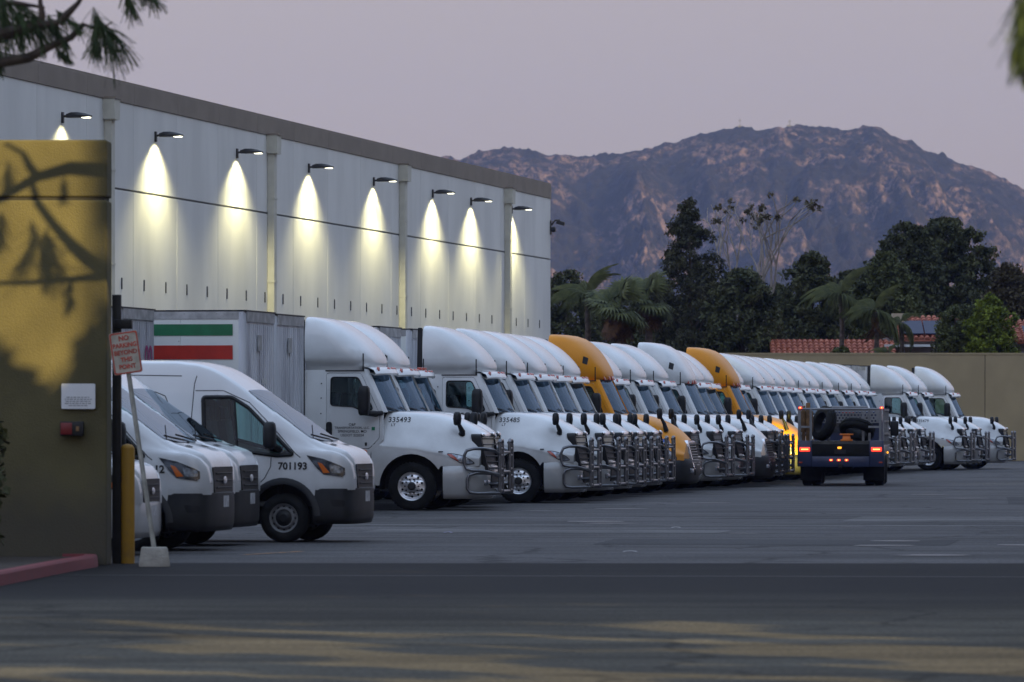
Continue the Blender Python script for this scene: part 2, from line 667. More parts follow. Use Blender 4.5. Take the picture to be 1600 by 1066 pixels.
# worn paint on the yard
def stroke(name, a, b, w, m, z=0.011):
    a, b = Vector((*a, 0)), Vector((*b, 0))
    t = (b - a).normalized()
    n = Vector((-t.y, t.x, 0)) * w / 2
    mb = MB()
    mb.add([(*p.xy, z) for p in (a - n, b - n, b + n, a + n)], [(0, 1, 2, 3)])
    return tag(mb.build(name, m, smooth=False), kind='structure')


stroke('bay_line', (-3.72, 77.6), (-2.95, 79.8), 0.10, M['linepaint'])
M['patchtar'] = mat('tar_seal', (0.018, 0.018, 0.02), 0.5, vary=0.3, vscale=2)
M['joint'] = mat('concrete_strip', (0.15, 0.145, 0.14), 0.85, vary=0.25, vscale=1.0, bump=0.3)
stroke('gutter', (-14, 101.5), (30, 97.5), 0.5, M['joint'])
stroke('tar_joint', (-10, 91.0), (22, 88.2), 0.12, M['patchtar'])
stroke('tar_joint', (-4, 112), (24, 107.5), 0.14, M['patchtar'])
stroke('tar_joint', (-8, 67.6), (14, 66.1), 0.10, M['patchtar'])

M['patchnew'] = asphalt('asphalt_patch', (0.040, 0.039, 0.041), 0.4, 0.15, 0.2, 0.2)
M['patchold'] = asphalt('asphalt_patch_old', (0.115, 0.110, 0.108), 0.4, 0.2, 0.4, 0.2)
for pts, m_ in ((((1.2, 84.5), (6.4, 83.6), (6.9, 87.6), (1.6, 88.4)), 'patchnew'), (((-2.5, 94), (3.4, 92.9), (3.7, 95.6), (-2.2, 96.6)), 'patchold'),
                (((6, 104), (15, 102.5), (15.8, 108.6), (6.8, 110)), 'patchold'), (((9, 78.5), (14, 78), (14.4, 80.4), (9.3, 80.9)), 'patchnew'),
                (((11, 126), (20, 124.4), (21, 136), (12, 138)), 'patchnew')):
    sheet('asphalt_patch', pts, 0.0095, M[m_])
M['oil'] = mat('oil_stain', (0.03, 0.029, 0.03), 0.45, vary=0.5, vscale=3)
rs_o = random.Random(3)
for k in range(26):
    x, y = rs_o.uniform(-3, 12), rs_o.uniform(76, 150)
    r = rs_o.uniform(0.12, 0.5)
    sheet('oil_stain', [(x + r * 1.6 * math.cos(a) * rs_o.uniform(.7, 1.2), y + r * 1.3 * math.sin(a) * rs_o.uniform(.7, 1.2)) for a in np.linspace(0, 2 * math.pi, 11)[:-1]], 0.0125, M['oil'])
# ------------------------------------------------------------------ mountain
def vnoise(x, y, seed):
    r = np.random.default_rng(seed).random((256, 256))
    xi, yi = np.floor(x).astype(int), np.floor(y).astype(int)
    fx, fy = x - xi, y - yi
    fx, fy = fx * fx * (3 - 2 * fx), fy * fy * (3 - 2 * fy)
    a, b = r[xi % 256, yi % 256], r[(xi + 1) % 256, yi % 256]
    c, d = r[xi % 256, (yi + 1) % 256], r[(xi + 1) % 256, (yi + 1) % 256]
    return (a * (1 - fx) + b * fx) * (1 - fy) + (c * (1 - fx) + d * fx) * fy


def fbm(x, y, seed, octv=5, gain=0.5, ridged=False):
    t, amp, tot = 0, 1.0, 0
    for k in range(octv):
        n = vnoise(x * 2**k + 17 * k, y * 2**k + 5 * k, seed + k)
        if ridged:
            n = 1 - np.abs(2 * n - 1)
        t = t + n * amp
        tot += amp
        amp *= gain
    return t / tot


RIDGE = [(-1500, 250), (-900, 235), (-300, 262), (200, 240), (600, 236), (690, 239), (720, 241), (745, 232), (765, 225), (800, 222), (830, 227), (860, 234),
         (900, 236), (950, 234), (1000, 227), (1050, 213), (1100, 204), (1150, 195), (1200, 192), (1250, 191), (1280, 189), (1310, 194),
         (1335, 191), (1350, 188), (1378, 192), (1392, 203), (1420, 216), (1450, 230), (1500, 247), (1530, 256), (1560, 268), (1600, 287),
         (1700, 330), (1900, 372), (2300, 430), (2900, 480)]
YR, YF = 4200.0, 3150.0
nx, ny = 1100, 300
xs = np.linspace(-780, 930, nx)
vv = np.concatenate([np.linspace(0, 1, ny - 30), 1 + np.linspace(0.01, 0.9, 30)**1.2])
Xg, Vg = np.meshgrid(xs, vv)
px = 800 + Xg * 8889 / YR
rid = (660 - np.interp(px, [p[0] for p in RIDGE], [p[1] for p in RIDGE])) * YR / 8889 + 1.82
Vc = np.clip(Vg, 0, 1)
gul = fbm(Xg / 62 + 0.25 * fbm(Xg / 60, Vg * 3, 3), Vg * 1.6, 21, 4, 0.55, True)
prof = Vc**0.85 * (0.72 + 0.28 * Vc)
prof = prof + 0.10 * np.sin(Vc * math.pi) * (gul - 0.5) * 4.2
rough_ = fbm(Xg / 14, Vg * 50, 40, 4, 0.6) - 0.5
bould = np.maximum(fbm(Xg / 6.0, Vg * 130, 60, 3, 0.6) - 0.5, 0)
env = np.clip(1.25 - Vc, 0.14, 1)
Hg = rid * prof + rough_ * 17 * env * np.clip(Vg * 8, 0, 1) + bould * 26 * env * np.clip(Vg * 8, 0, 1)
Hg += (fbm(Xg / 9, Vg * 9, 77, 3) - 0.5) * 3.2 * (Vc > 0.9)
back = Vg > 1
Hg[back] = (Hg - (Vg - 1) * 150 - (Vg - 1)**0.5 * 6)[back]
Yg = YF + (YR - YF) * Vg + (gul - 0.5) * 90 * np.sin(Vc * math.pi)
me = bpy.data.meshes.new('mountain')
nyy = len(vv)
co = np.stack([Xg, Yg, Hg - 4], -1).reshape(-1, 3).astype(np.float32)
idx = np.arange(nyy * nx).reshape(nyy, nx)
q = np.stack([idx[:-1, :-1], idx[:-1, 1:], idx[1:, 1:], idx[1:, :-1]], -1).reshape(-1, 4).astype(np.int32)
me.vertices.add(len(co)); me.vertices.foreach_set('co', co.ravel())
me.loops.add(q.size); me.loops.foreach_set('vertex_index', q.ravel())
me.polygons.add(len(q)); me.polygons.foreach_set('loop_start', np.arange(0, q.size, 4, dtype=np.int32))
me.update(calc_edges=True)
me.shade_smooth()
m = bpy.data.materials.new('mountain_rock')
m.use_nodes = True
nt = m.node_tree
b = nt.nodes['Principled BSDF']
b.inputs['Roughness'].default_value = 0.95
b.inputs['Specular IOR Level'].default_value = 0.1
tc = node(nt, 'ShaderNodeTexCoord')


def mnoise(scale, det, st=(1, 1, 1), rg=0.6):
    mp = node(nt, 'ShaderNodeMapping')
    mp.inputs['Scale'].default_value = st
    nt.links.new(tc.outputs['Object'], mp.inputs[0])
    n = node(nt, 'ShaderNodeTexNoise')
    n.inputs['Scale'].default_value = scale
    n.inputs['Detail'].default_value = det
    n.inputs['Roughness'].default_value = rg
    nt.links.new(mp.outputs[0], n.inputs['Vector'])
    return n.outputs['Fac']


def mramp(fac, p0, p1, c0=(0, 0, 0), c1=(1, 1, 1)):
    r = node(nt, 'ShaderNodeValToRGB')
    r.color_ramp.elements[0].position = p0
    r.color_ramp.elements[0].color = (*c0, 1)
    r.color_ramp.elements[1].position = p1
    r.color_ramp.elements[1].color = (*c1, 1)
    nt.links.new(fac, r.inputs[0])
    return r.outputs[0]


# bare rock faces (big patches broken into blocks) among dark chaparral
big = mramp(mnoise(0.017, 5, (1, 0.5, 0.6), 0.65), 0.47, 0.57)
fine = mramp(mnoise(0.15, 8, (1, 0.3, 0.42), 0.78), 0.48, 0.57)
mm = node(nt, 'ShaderNodeMath', operation='MULTIPLY')
nt.links.new(big, mm.inputs[0]); nt.links.new(fine, mm.inputs[1])
sc = mramp(mnoise(0.12, 5, (1, 0.7, 0.7), 0.7), 0.61, 0.69, (0, 0, 0), (0.4, 0.4, 0.4))
mx2 = node(nt, 'ShaderNodeMath', operation='MAXIMUM')
nt.links.new(mm.outputs[0], mx2.inputs[0]); nt.links.new(sc, mx2.inputs[1])
brush = mramp(mnoise(0.05, 6), 0.35, 0.7, (0.006, 0.007, 0.009), (0.018, 0.016, 0.016))
rock = mramp(mnoise(0.22, 5), 0.3, 0.75, (0.085, 0.058, 0.055), (0.25, 0.165, 0.15))
mxc = node(nt, 'ShaderNodeMix', data_type='RGBA')
nt.links.new(mx2.outputs[0], mxc.inputs['Factor'])
nt.links.new(brush, mxc.inputs['A']); nt.links.new(rock, mxc.inputs['B'])
nt.links.new(mxc.outputs['Result'], b.inputs['Base Color'])
bp = node(nt, 'ShaderNodeBump')
bp.inputs['Strength'].default_value = 1.0
bp.inputs['Distance'].default_value = 4.0
nt.links.new(mnoise(0.11, 8, (1, 1, 1), 0.7), bp.inputs['Height'])
nt.links.new(bp.outputs[0], b.inputs['Normal'])
me.materials.append(m)
mo = bpy.data.objects.new('mountain', me)
COL.objects.link(mo)
tag(mo, kind='structure')
MOUNT = [Vector(c) for c in co[(ny - 31) * nx:(ny - 30) * nx]]


def ridge_z(x):
    return min(MOUNT, key=lambda p: abs(p.x - x)).z


# two little radio masts on the ridge
M['mast'] = mat('mast_steel', (0.10, 0.10, 0.11), 0.6)
for i, (pxx, h, lab) in enumerate(((1156, 6.5, 'thin lone radio mast on the mountain ridge, the taller and further left of two'),
                                   (1234, 5.0, 'small radio mast with a crossbar on the mountain ridge, the shorter of two'))):
    x = (pxx - 800) / 8889 * YR
    t = thing('radio_mast', lab, 'mast', (x, YR, ridge_z(x) - 2.5), group='masts on the mountain ridge')
    mb = MB()
    mb.tube([(0, 0, 0), (0, 0, h + 2.5)], [0.35, 0.18], 6)
    mb.build('mast_pole', M['mast'], t)
    mb = MB()
    mb.box(-0.9 - i * 0.5, 0.9, -0.2, 0.2, h * 0.7 + 2.3, h * 0.7 + 2.9)
    mb.build('crossbar', M['mast'], t)
    mb = MB()
    mb.box(-1.5 - i, 1.2, -1, 1, 0.5, 3.3)
    mb.build('equipment_hut', M['mast'], t)
# ------------------------------------------------------------------ haze between here and the mountain
hz = MB()
hz.box(-4900, 4900, -1500, 5500, -1.0, 330)
ho = hz.build('haze', None, smooth=False)
tag(ho, kind='stuff')
m = bpy.data.materials.new('haze_air')
m.use_nodes = True
m.node_tree.nodes.clear()
vo_ = m.node_tree.nodes.new('ShaderNodeVolumePrincipled')
vo_.inputs['Color'].default_value = (0.29, 0.41, 1.0, 1)
vo_.inputs['Density'].default_value = 0.00006
vo_.inputs['Anisotropy'].default_value = 0.0
oo = m.node_tree.nodes.new('ShaderNodeOutputMaterial')
m.node_tree.links.new(vo_.outputs[0], oo.inputs['Volume'])
ho.data.materials.append(m)

# ------------------------------------------------------------------ warehouse
M['tilt'] = mat('painted_tilt_up_concrete', (0.74, 0.725, 0.69), 0.75, vary=0.07, vscale=0.5, bump=0.15, bscale=9, stretch=(1, 1, 0.35))
M['core'] = mat('panel_backing', (0.22, 0.22, 0.22), 0.9)  # grey backing seen through the panel gaps
M['trim'] = mat('taupe_parapet_paint', (0.25, 0.205, 0.165), 0.8, vary=0.08, vscale=1)
M['cream'] = mat('cream_downspout', (0.56, 0.54, 0.46), 0.6, vary=0.06)
WP = 42.2
WY0 = 150.0
wref = Vector((math.tan(PHI) * WY0 - WP / math.cos(PHI), WY0, 0))
wu = lambda Z: (Z - WY0) / math.cos(PHI)
ULEN = wu(244.9)
wh = thing('warehouse', 'long white concrete warehouse with a taupe parapet and a row of lit wall lamps', 'warehouse', wref, R(90) - PHI)
# local: x along the wall (away), -y outward, z up
mb = MB()
mb.box(-6, ULEN - 0.02, 0.06, 60, 0.0, 11.9)
mb.build('wall_core', M['core'], wh, smooth=False)
joints = [-6.0] + [wu(161.6 + 5.505 * k) for k in range(-2, 20) if -5 < wu(161.6 + 5.505 * k) < ULEN - 1] + [ULEN]
mesh_cache = {}
for k in range(len(joints) - 1):
    a, b_ = joints[k] + 0.012, joints[k + 1] - 0.012
    for z0, z1 in ((0.0, 8.80), (8.86, 11.45)):
        mb = MB()
        mb.box(a, b_, 0.0, 0.2, z0, z1)
        mb.build('wall_panel', M['tilt'], wh, smooth=False, bevel=0.01)
for k in range(0, len(joints) - 1):
    mb = MB()
    mb.box(joints[k] + 0.006, joints[k + 1] - 0.006, -0.035, 0.35, 11.45, 12.03)
    mb.build('parapet_panel', M['trim'], wh, smooth=False, bevel=0.01)
mb = MB()
mb.box(-6, ULEN, -0.02, 60, 12.03, 12.1)
mb.build('roof', M['trim'], wh, smooth=False)
# end wall
mb = MB()
mb.box(ULEN - 0.02, ULEN + 0.18, 0.25, 60, 0, 11.45)
mb.build('end_wall', M['tilt'], wh, smooth=False)
# downspouts with scupper boxes
ds = None
for Z in (169.3, 190.9, 212.8, 234.3):
    u = wu(Z)
    mb = MB()
    mb.box(u - 0.2, u + 0.2, -0.24, 0.0, 0.2, 10.9)
    d_ = mb.build('downspout', M['cream'], wh, smooth=False, bevel=0.02)
    mb = MB()
    mb.plate(rounded([(-0.36, 0), (0.36, 0), (0.30, -0.62), (-0.30, -0.62)], 0.03, 2), [], lambda a, c, u=u: (u + a, -0.36, 11.44 + c), (0, 0.36, 0))
    mb.build('scupper_box', M['cream'], d_, smooth=False)
    mb = MB()
    mb.box(u - 0.37, u + 0.37, -0.40, 0.0, 11.44, 11.50)
    mb.build('scupper_lid', M['trim'], d_, smooth=False)
    for zz in (3.5, 6.5, 9.3):
        mb = MB()
        mb.box(u - 0.22, u + 0.22, -0.255, -0.005, zz, zz + 0.06)
        mb.build('downspout_strap', M['cream'], d_, smooth=False)
# small slots above the dock doors
mb = MB()
mb.box(-0.05, 0.05, -0.02, 0.05, -0.17, 0.17)
slot0 = mb.build('vent_slot', M['black'], wh, smooth=False)
us = [wu(171.2) + 2.775 * k for k in range(-5, 27)]
us = [u for u in us if -5 < u < ULEN - 0.5 and all(abs(u - wu(z)) > 0.35 for z in (169.3, 190.9, 212.8, 234.3))]
slot0.location = (us[0], 0, 6.0)
for u in us[1:]:
    inst(slot0, wh, (u, 0, 6.0))
# dock doors (behind the trailers)
M['dockdoor'] = mat('dock_door', (0.4, 0.4, 0.4), 0.6, vary=0.1)
mb = MB()
mb.box(-1.35, 1.35, -0.03, 0.04, 1.2, 4.2)
dd = None
# dock doors are hidden by the parked trailers and left out

# wall lamps
M['fixture'] = mat('dark_bronze_fixture', (0.035, 0.033, 0.032), 0.45, 0.3)
M['led'] = emit('led_lens', (1.0, 0.97, 0.72), 2.2, (0.8, 0.8, 0.7))
LAMPC = (1.0, 0.93, 0.50)


def make_lamp():
    t = thing('wall_lamp', 'lamp', 'wall lamp')
    mb = MB()
    mb.box(-0.07, 0.07, -0.06, 0.0, -0.16, 0.16)
    mb.build('wall_bracket', M['fixture'], t, bevel=0.01)
    mb = MB()
    mb.tube([(0, -0.05, 0.03), (0, -0.2, 0.05), (0, -0.34, 0.05)], 0.035, 8)
    mb.build('arm', M['fixture'], t)
    mb = MB()
    rings = []
    for y, w, z0, z1 in ((-0.14, 0.08, -0.005, 0.10), (-0.30, 0.15, -0.01, 0.15), (-0.50, 0.19, -0.005, 0.15), (-0.70, 0.20, 0.0, 0.12), (-0.84, 0.18, 0.015, 0.075), (-0.88, 0.12, 0.02, 0.06)):
        rings.append([(-w, y, z0), (w, y, z0), (w, y, (z0 + z1) / 2), (w * 0.6, y, z1), (-w * 0.6, y, z1), (-w, y, (z0 + z1) / 2)])
    mb.loft(rings, wrap=True, caps=True)
    mb.build('housing', M['fixture'], t)
    mb = MB()
    mb.box(-0.13, 0.13, -0.84, -0.62, -0.018, 0.012)
    mb.build('lens', M['led'], t, bevel=0.006)
    return t


lamp0 = make_lamp()
LZ = (164.3, 175.3, 186.2, 197.0, 207.9, 218.9, 226.7, 235.6)
LAMP_LABEL = ['lit wall lamp left of the first downspout, just above the tan gate wall', 'lit wall lamp just right of the first downspout',
              'lit wall lamp just left of the second downspout', 'lit wall lamp just right of the second downspout',
              'lit wall lamp just left of the third downspout', 'lit wall lamp just right of the third downspout',
              'lit wall lamp just left of the fourth downspout', 'lit wall lamp beyond the fourth downspout near the far corner']
for i, Z in enumerate(LZ):
    t = lamp0 if i == 0 else copy_tree(lamp0)
    t['label'] = LAMP_LABEL[i]
    t['group'] = 'lamps along the warehouse wall'
    u = wu(Z)
    t.location = wref + D * u + Vector((0, 0, 10.62))
    t.rotation_euler = (0, 0, R(90) - PHI)
    for side, wgt in ((-1, 1.0), (1, 1.0), (0, 1.3)):
        ld = bpy.data.lights.new('lamp_beam', 'SPOT')
        ld.energy = (150 if side else 100) * (0.8, 1.15, 0.95, 1.1, 0.85, 1.0, 1.1, 0.9)[i]
        ld.color = LAMPC
        ld.spot_size = R(34 if side else 138)
        ld.spot_blend = 1.0 if side else 0.35
        ld.shadow_soft_size = 0.10
        lo = bpy.data.objects.new('lamp_beam', ld)
        COL.objects.link(lo)
        lo.parent = t
        lo.location = (0.06 * side, -0.47, -0.06)
        aim = Vector((side * 0.72, 0.20 if side else 0.0, -0.74 if side else -1.0))
        lo.rotation_euler = (-aim).to_track_quat('Z', 'Y').to_euler()
    ld = bpy.data.lights.new('lamp_throw', 'SPOT')
    ld.energy = 320 * (0.85, 1.1, 0.95, 1.0, 0.9, 1.05, 1.0, 0.9)[i]
    ld.color = LAMPC
    ld.spot_size = R(150)
    ld.spot_blend = 0.4
    ld.shadow_soft_size = 0.10
    lo = bpy.data.objects.new('lamp_throw', ld)
    COL.objects.link(lo)
    lo.parent = t
    lo.location = (0, -0.74, -0.07)
    aim = Vector((0, -0.7, -1.0))
    lo.rotation_euler = (-aim).to_track_quat('Z', 'Y').to_euler()
# security camera on the far corner
t = thing('security_camera', 'small dark security camera on an arm at the far corner of the warehouse', 'security camera', wref + D * (ULEN - 0.05) + Vector((0, 0, 10.1)), R(90) - PHI)
mb = MB()
mb.box(-0.1, 0.1, -0.05, 0.0, -0.2, 0.4)
mb.build('mount_plate', M['fixture'], t)
mb = MB()
mb.tube([(0, -0.03, 0.2), (0, -0.22, 0.42), (0, -0.42, 0.42)], 0.035, 8)
mb.build('arm', M['fixture'], t)
mb = MB()
mb.obox((0.0, -0.45, 0.30), (0.09, 0, 0), (0, 0.17, 0.05), (0, -0.02, 0.08))
mb.build('camera_body', M['fixture'], t, bevel=0.02)
mb = MB()
mb.lathe([(0.0, 0.0), (0.10, 0.02), (0.12, 0.1), (0.10, 0.2), (0.0, 0.22)], 12, (0, -0.24, 0.02))
mb.build('dome', M['black'], t)
# ------------------------------------------------------------------ road tractors
# truck frame: +x forward, +y left, z up; origin on the ground under the front axle
def make_wheel(parent, x, y, side, steer=True, r=0.505, w=0.29, name='wheel'):
    """side = -1 right-hand (outer face to -y), +1 left-hand"""
    t = empty(name, (x, y, r), 0 if side < 0 else math.pi, parent)
    t.location = (x, y, r)
    mb = MB()
    h = w / 2
    mb.lathe([(0.292, -h + 0.03), (0.31, -h), (0.37, -h - 0.008), (0.44, -h + 0.004), (0.485, -h + 0.03), (r - 0.004, -h + 0.06),
              (r, -0.05), (r - 0.012, -0.048), (r - 0.012, -0.036), (r, -0.034), (r, 0.034), (r - 0.012, 0.036), (r - 0.012, 0.048), (r, 0.05),
              (r - 0.004, h - 0.06), (0.485, h - 0.03), (0.40, h), (0.30, h - 0.01)], 40)
    # shoulder lugs
    for k in range(40):
        a = 2 * math.pi * k / 40
        ca, sa = math.cos(a), math.sin(a)
        mb.obox(((r - 0.006) * ca, -h + 0.055, (r - 0.006) * sa), (0.010 * ca, 0, 0.010 * sa), (0, 0.03, 0), (-0.022 * sa, 0, 0.022 * ca))
    mb.build('tyre', M['rubber'], t, angle=50)
    mb = MB()
    yo = -h + 0.02 if steer else -h + 0.16
    mb.lathe([(0.30, -h + 0.028), (0.294, -h + 0.012), (0.280, -h + 0.02), (0.270, yo + 0.05), (0.262, yo + 0.055)], 40)
    # disc with ten hand holes
    circ = lambda rr, n, c=(0, 0), ph=0: [(c[0] + rr * math.cos(ph + 2 * math.pi * k / n), c[1] + rr * math.sin(ph + 2 * math.pi * k / n)) for k in range(n)]
    holes = [circ(0.026, 8, (0.215 * math.cos(2 * math.pi * (k + .5) / 10), 0.215 * math.sin(2 * math.pi * (k + .5) / 10))) for k in range(10)]
    mb.plate(circ(0.264, 40), holes + [circ(0.085, 20)], lambda a, c: (a, yo + 0.05 - 0.055 * max(0, (0.264 - math.hypot(a, c)) / 0.18)**0.7, c), (0, 0.012, 0))
    mb.lathe([(0.265, yo + 0.05), (0.264, 0.05), (0.0, 0.05)], 24)
    rim = mb.build('rim', M['alloy'], t, angle=35)
    mb = MB()
    bk = MB(); bk.lathe([(0.262, yo + 0.075), (0.0, yo + 0.075)], 20); bk.build('brake_drum', M['chassis'], t)
    mb.lathe([(0.088, yo + 0.01), (0.082, yo - 0.05), (0.06, yo - 0.075), (0.0, yo - 0.08)], 20)
    for k in range(10):
        a = 2 * math.pi * k / 10
        mb.lathe([(0.017, yo + 0.03), (0.017, yo - 0.03), (0.0, yo - 0.034)], 6, (0.143 * math.cos(a), 0, 0.143 * math.sin(a)))
    mb.build('hub', M['dgrey'], t, angle=35)
    return t


def hood_mb(st, sheared=0.26, arch=0.665, zc_ax=0.505, zfront=0.92, zrear=0.52, x1=1.5):
    key = [s[0] for s in st]
    xs_ = [-0.84, -0.76, -0.70, -0.668, -0.66, -0.65, -0.62, -0.57, -0.50, -0.4, -0.28, -0.14, 0, 0.14, 0.28, 0.4, 0.50, 0.57, 0.62, 0.65, 0.66, 0.668,
           0.75, 0.85, 0.95, 1.05, 1.13, 1.20, 1.26, 1.31, 1.35, x1 - 0.015, x1]
    rows = cat_interp(xs_, key, [s[1:] for s in st])
    rings = []
    for x, (zc, ys, zs, yw, zw, yo, zo) in zip(xs_, rows):
        if x < -0.664: zb = zrear
        elif abs(x) <= arch: zb = max(zc_ax + math.sqrt(max(arch**2 - x * x, 0)), zrear if x < 0 else 0.0)
        else: zb = zfront
        if x > 0: zb = max(zb, zfront) if x > arch * 0.9 else max(zb, zc_ax)
        zo_ = max(zo, zb + 0.10)
        ctl = [(0, zc), (ys * 0.55, zc - (zc - zs) * 0.22), (ys, zs), (ys + (yw - ys) * 0.55, zs - (zs - zw) * 0.42), (yw, zw), (yo - 0.015, zo_ + 0.06), (yo, zo_ - 0.03), (yo + 0.005, zb)]
        half = spline2(ctl, 24)
        half[-1] = Vector((yo + 0.004, zb))
        def xo(j):
            w = 1 - min(1.0, (j / 23) * 1.15)      # the top of the rear edge sits further forward
            w = min(1, w * 1.6)
            return x * (1 - w) + (x * (0.84 - sheared) / 0.84 if x < 0 else x) * w
        ring = [(xo(j), -p.x, max(p.y, zb)) for j, p in reversed(list(enumerate(half)))] + [(xo(j), p.x, max(p.y, zb)) for j, p in list(enumerate(half))[1:]]
        rings.append(ring)
    mb = MB()
    mb.loft(rings)
    mb.add(rings[-1], [tuple(range(len(rings[-1])))])
    return mb


def sweep_plan(plan, prof):
    """plan: half outline [(x, y)] from the side to the middle; prof: [(inset, z)]; returns a full mirrored skirt"""
    P = [Vector(p) for p in spline2(plan, 22)]
    full = [Vector((p.x, -p.y)) for p in P] + [p for p in reversed(P)][1:]
    n = len(full)
    nrm = []
    for i in range(n):
        t = full[min(i + 1, n - 1)] - full[max(i - 1, 0)]
        nn = Vector((t.y, -t.x)).normalized()
        nrm.append(nn)
    rings = []
    for inset, z in prof:
        rings.append([(p.x - q.x * inset, p.y - q.y * inset, z) for p, q in zip(full, nrm)])
    mb = MB()
    mb.loft(rings)
    return mb


def tumble(z, y0=1.205, z0=2.0, y1=1.12, z1=2.92):
    return y0 if z <= z0 else y0 + (y1 - y0) * (z - z0) / (z1 - z0)


def make_tractor(style, paint, label, guard=True, short=1.0):
    t = thing('semi_tractor', label, 'semi truck', (0, 0, 0), 0)
    P = M[paint]
    slope = style == 'slope'
    low = style == 'daycab'
    XR = -2.24
    # ---- hood
    if not slope:
        st = [(-0.84, 2.06, .80, 2.02, 1.07, 1.64, 1.20, 1.32), (0.0, 2.05, .75, 1.98, 1.06, 1.56, 1.225, 1.26), (0.5, 2.0, .70, 1.90, 1.03, 1.46, 1.215, 1.18),
              (0.90, 1.87, .66, 1.76, .985, 1.33, 1.18, 1.08), (1.2, 1.73, .62, 1.62, .90, 1.22, 1.09, 1.04), (1.38, 1.62, .60, 1.51, .82, 1.15, .97, 1.02)]
        zfront, x1 = 0.92, 1.38
    else:
        st = [(-0.84, 2.04, .84, 1.99, 1.10, 1.62, 1.19, 1.32), (0.0, 2.03, .80, 1.94, 1.09, 1.54, 1.215, 1.26), (0.5, 1.95, .76, 1.84, 1.07, 1.42, 1.21, 1.18),
              (0.95, 1.79, .71, 1.67, 1.03, 1.30, 1.18, 1.06), (1.3, 1.58, .64, 1.47, .96, 1.16, 1.12, .98), (1.55, 1.36, .58, 1.26, .88, 1.04, 1.02, .94)]
        zfront, x1 = 0.84, 1.55
    hood = hood_mb(st, zfront=zfront, x1=x1)
    bv = hood.bvh()
    ho = hood.build('hood', P, t, angle=60, fix=False)
    ho.data.polygons.foreach_set('use_smooth', [True] * len(ho.data.polygons))
    # inner wheel arch
    for s in (-1, 1):
        mb = MB()
        rr = [[(0.69 * math.cos(a), s * y, 0.505 + 0.69 * math.sin(a)) for a in np.linspace(-0.15, math.pi + 0.1, 16)] for y in (0.55, 1.19)]
        mb.loft(rr)
        mb.add([(0.69 * math.cos(a), s * 0.55, 0.505 + 0.69 * math.sin(a)) for a in np.linspace(-0.15, math.pi + 0.1, 16)], [tuple(range(16))])
        mb.build('wheel_arch_liner', M['black'], t)
    # ---- bumper
    if not slope:
        plan = [(0.665, 1.215), (0.90, 1.205), (1.13, 1.14), (1.32, 1.00), (1.46, .72), (1.52, .36), (1.535, 0)]
        prof = [(0.05, 0.945), (0.0, 0.905), (-0.012, 0.75), (-0.012, 0.55), (0.02, 0.36), (0.07, 0.25), (0.16, 0.24)]
        bp_ = sweep_plan(plan, prof)
        bp_.build('bumper', P, t, angle=60)
    else:
        plan = [(0.665, 1.20), (0.95, 1.20), (1.25, 1.15), (1.50, 1.04), (1.68, .76), (1.76, .36), (1.78, 0)]
        prof = [(0.06, 0.885), (0.0, 0.84), (-0.015, 0.70), (-0.02, 0.52), (0.01, 0.36), (0.07, 0.25), (0.18, 0.24)]
        bp_ = sweep_plan(plan, prof)
        bp_.build('bumper', M['dgrey'], t, angle=60)
    # lower air openings and fog lights
    xf = 1.53 if not slope else 1.78
    mb = MB()
    mb.box(xf - 0.10, xf + 0.018, -0.42, 0.42, 0.46, 0.74)
    mb.build('lower_grille', M['black'], t, bevel=0.02)
    for s in (-1, 1):
        mb = MB()
        mb.obox((xf - 0.05, s * 0.70, 0.58), (0.04, 0, 0), (-s * 0.02, 0.09, 0), (0, 0, 0.055))
        mb.build('fog_light', M['lamp'], t, bevel=0.02)
    # ---- grille
    g0, g1 = (0.80, 0.66) if not slope else (0.56, 0.50)
    zt, zb = (1.58, 0.78) if not slope else (1.36, 0.62)
    xt, xb = (1.36, 1.53) if not slope else (1.54, 1.76)
    gf = lambda a, c: (xt + (xb - xt) * (zt - c) / (zt - zb) + 0.06 * (1 - (a / 0.8)**2), a, c)
    outer = rounded([(-g0, zt), (g0, zt), (g1 + .08, zb), (-g1 - .08, zb)], 0.1, 4)
    mb = MB()
    mb.plate(outer, [rounded([(-g0 + .075, zt - .06), (g0 - .075, zt - .06), (g1, zb + .06), (-g1, zb + .06)], 0.07, 4)], gf, (-0.20, 0, 0))
    gr = mb.build('grille', M['black'] if not slope else M['chrome'], t, angle=30)
    mb = MB()
    mb.plate(outer, [], lambda a, c: (gf(a, c)[0] - 0.05, a * 0.93, c), (-0.02, 0, 0))
    mb.build('grille_mesh', M['black'], gr)
    nb = 6 if not slope else 9
    for k in range(nb):
        z = zb + .1 + (zt - zb - .2) * k / (nb - 1)
        w = g1 + (g0 - .075 - g1) * k / (nb - 1)
        mb = MB()
        mb.tube([gf(a, z) for a in np.linspace(-w, w, 7)], 0.015 if not slope else 0.014, 6)
        mb.build('grille_bar', M['dgrey'] if not slope else M['steel'], gr)
    # ---- headlights
    for s in (-1, 1):
        ol = [(0.74, 1.175), (0.86, 1.175), (1.03, 1.14), (1.20, 1.06), (1.30, 0.975), (1.16, 0.955), (1.0, 1.0), (0.85, 1.09)]
        if slope:
            ol = [(0.80, 1.20), (0.95, 1.19), (1.15, 1.09), (1.33, 0.95), (1.36, 0.87), (1.15, 0.875), (1.0, 0.95), (0.88, 1.07)]
        pm = patch(bv, ol, lambda a, c: (a, s * 3, c), (0, -s, 0), 0.012, 3)
        h = pm.build('headlight', M['lamp'], t, fix=True)
        ol2 = [(0.745, 1.170), (0.84, 1.168), (0.93, 1.10), (0.99, 1.02), (0.93, 1.045), (0.85, 1.09)]
        if slope:
            ol2 = [(0.81, 1.19), (0.92, 1.185), (0.98, 1.09), (0.98, 0.98), (0.90, 1.06)]
        pm = patch(bv, ol2, lambda a, c: (a, s * 3, c), (0, -s, 0), 0.018, 2)
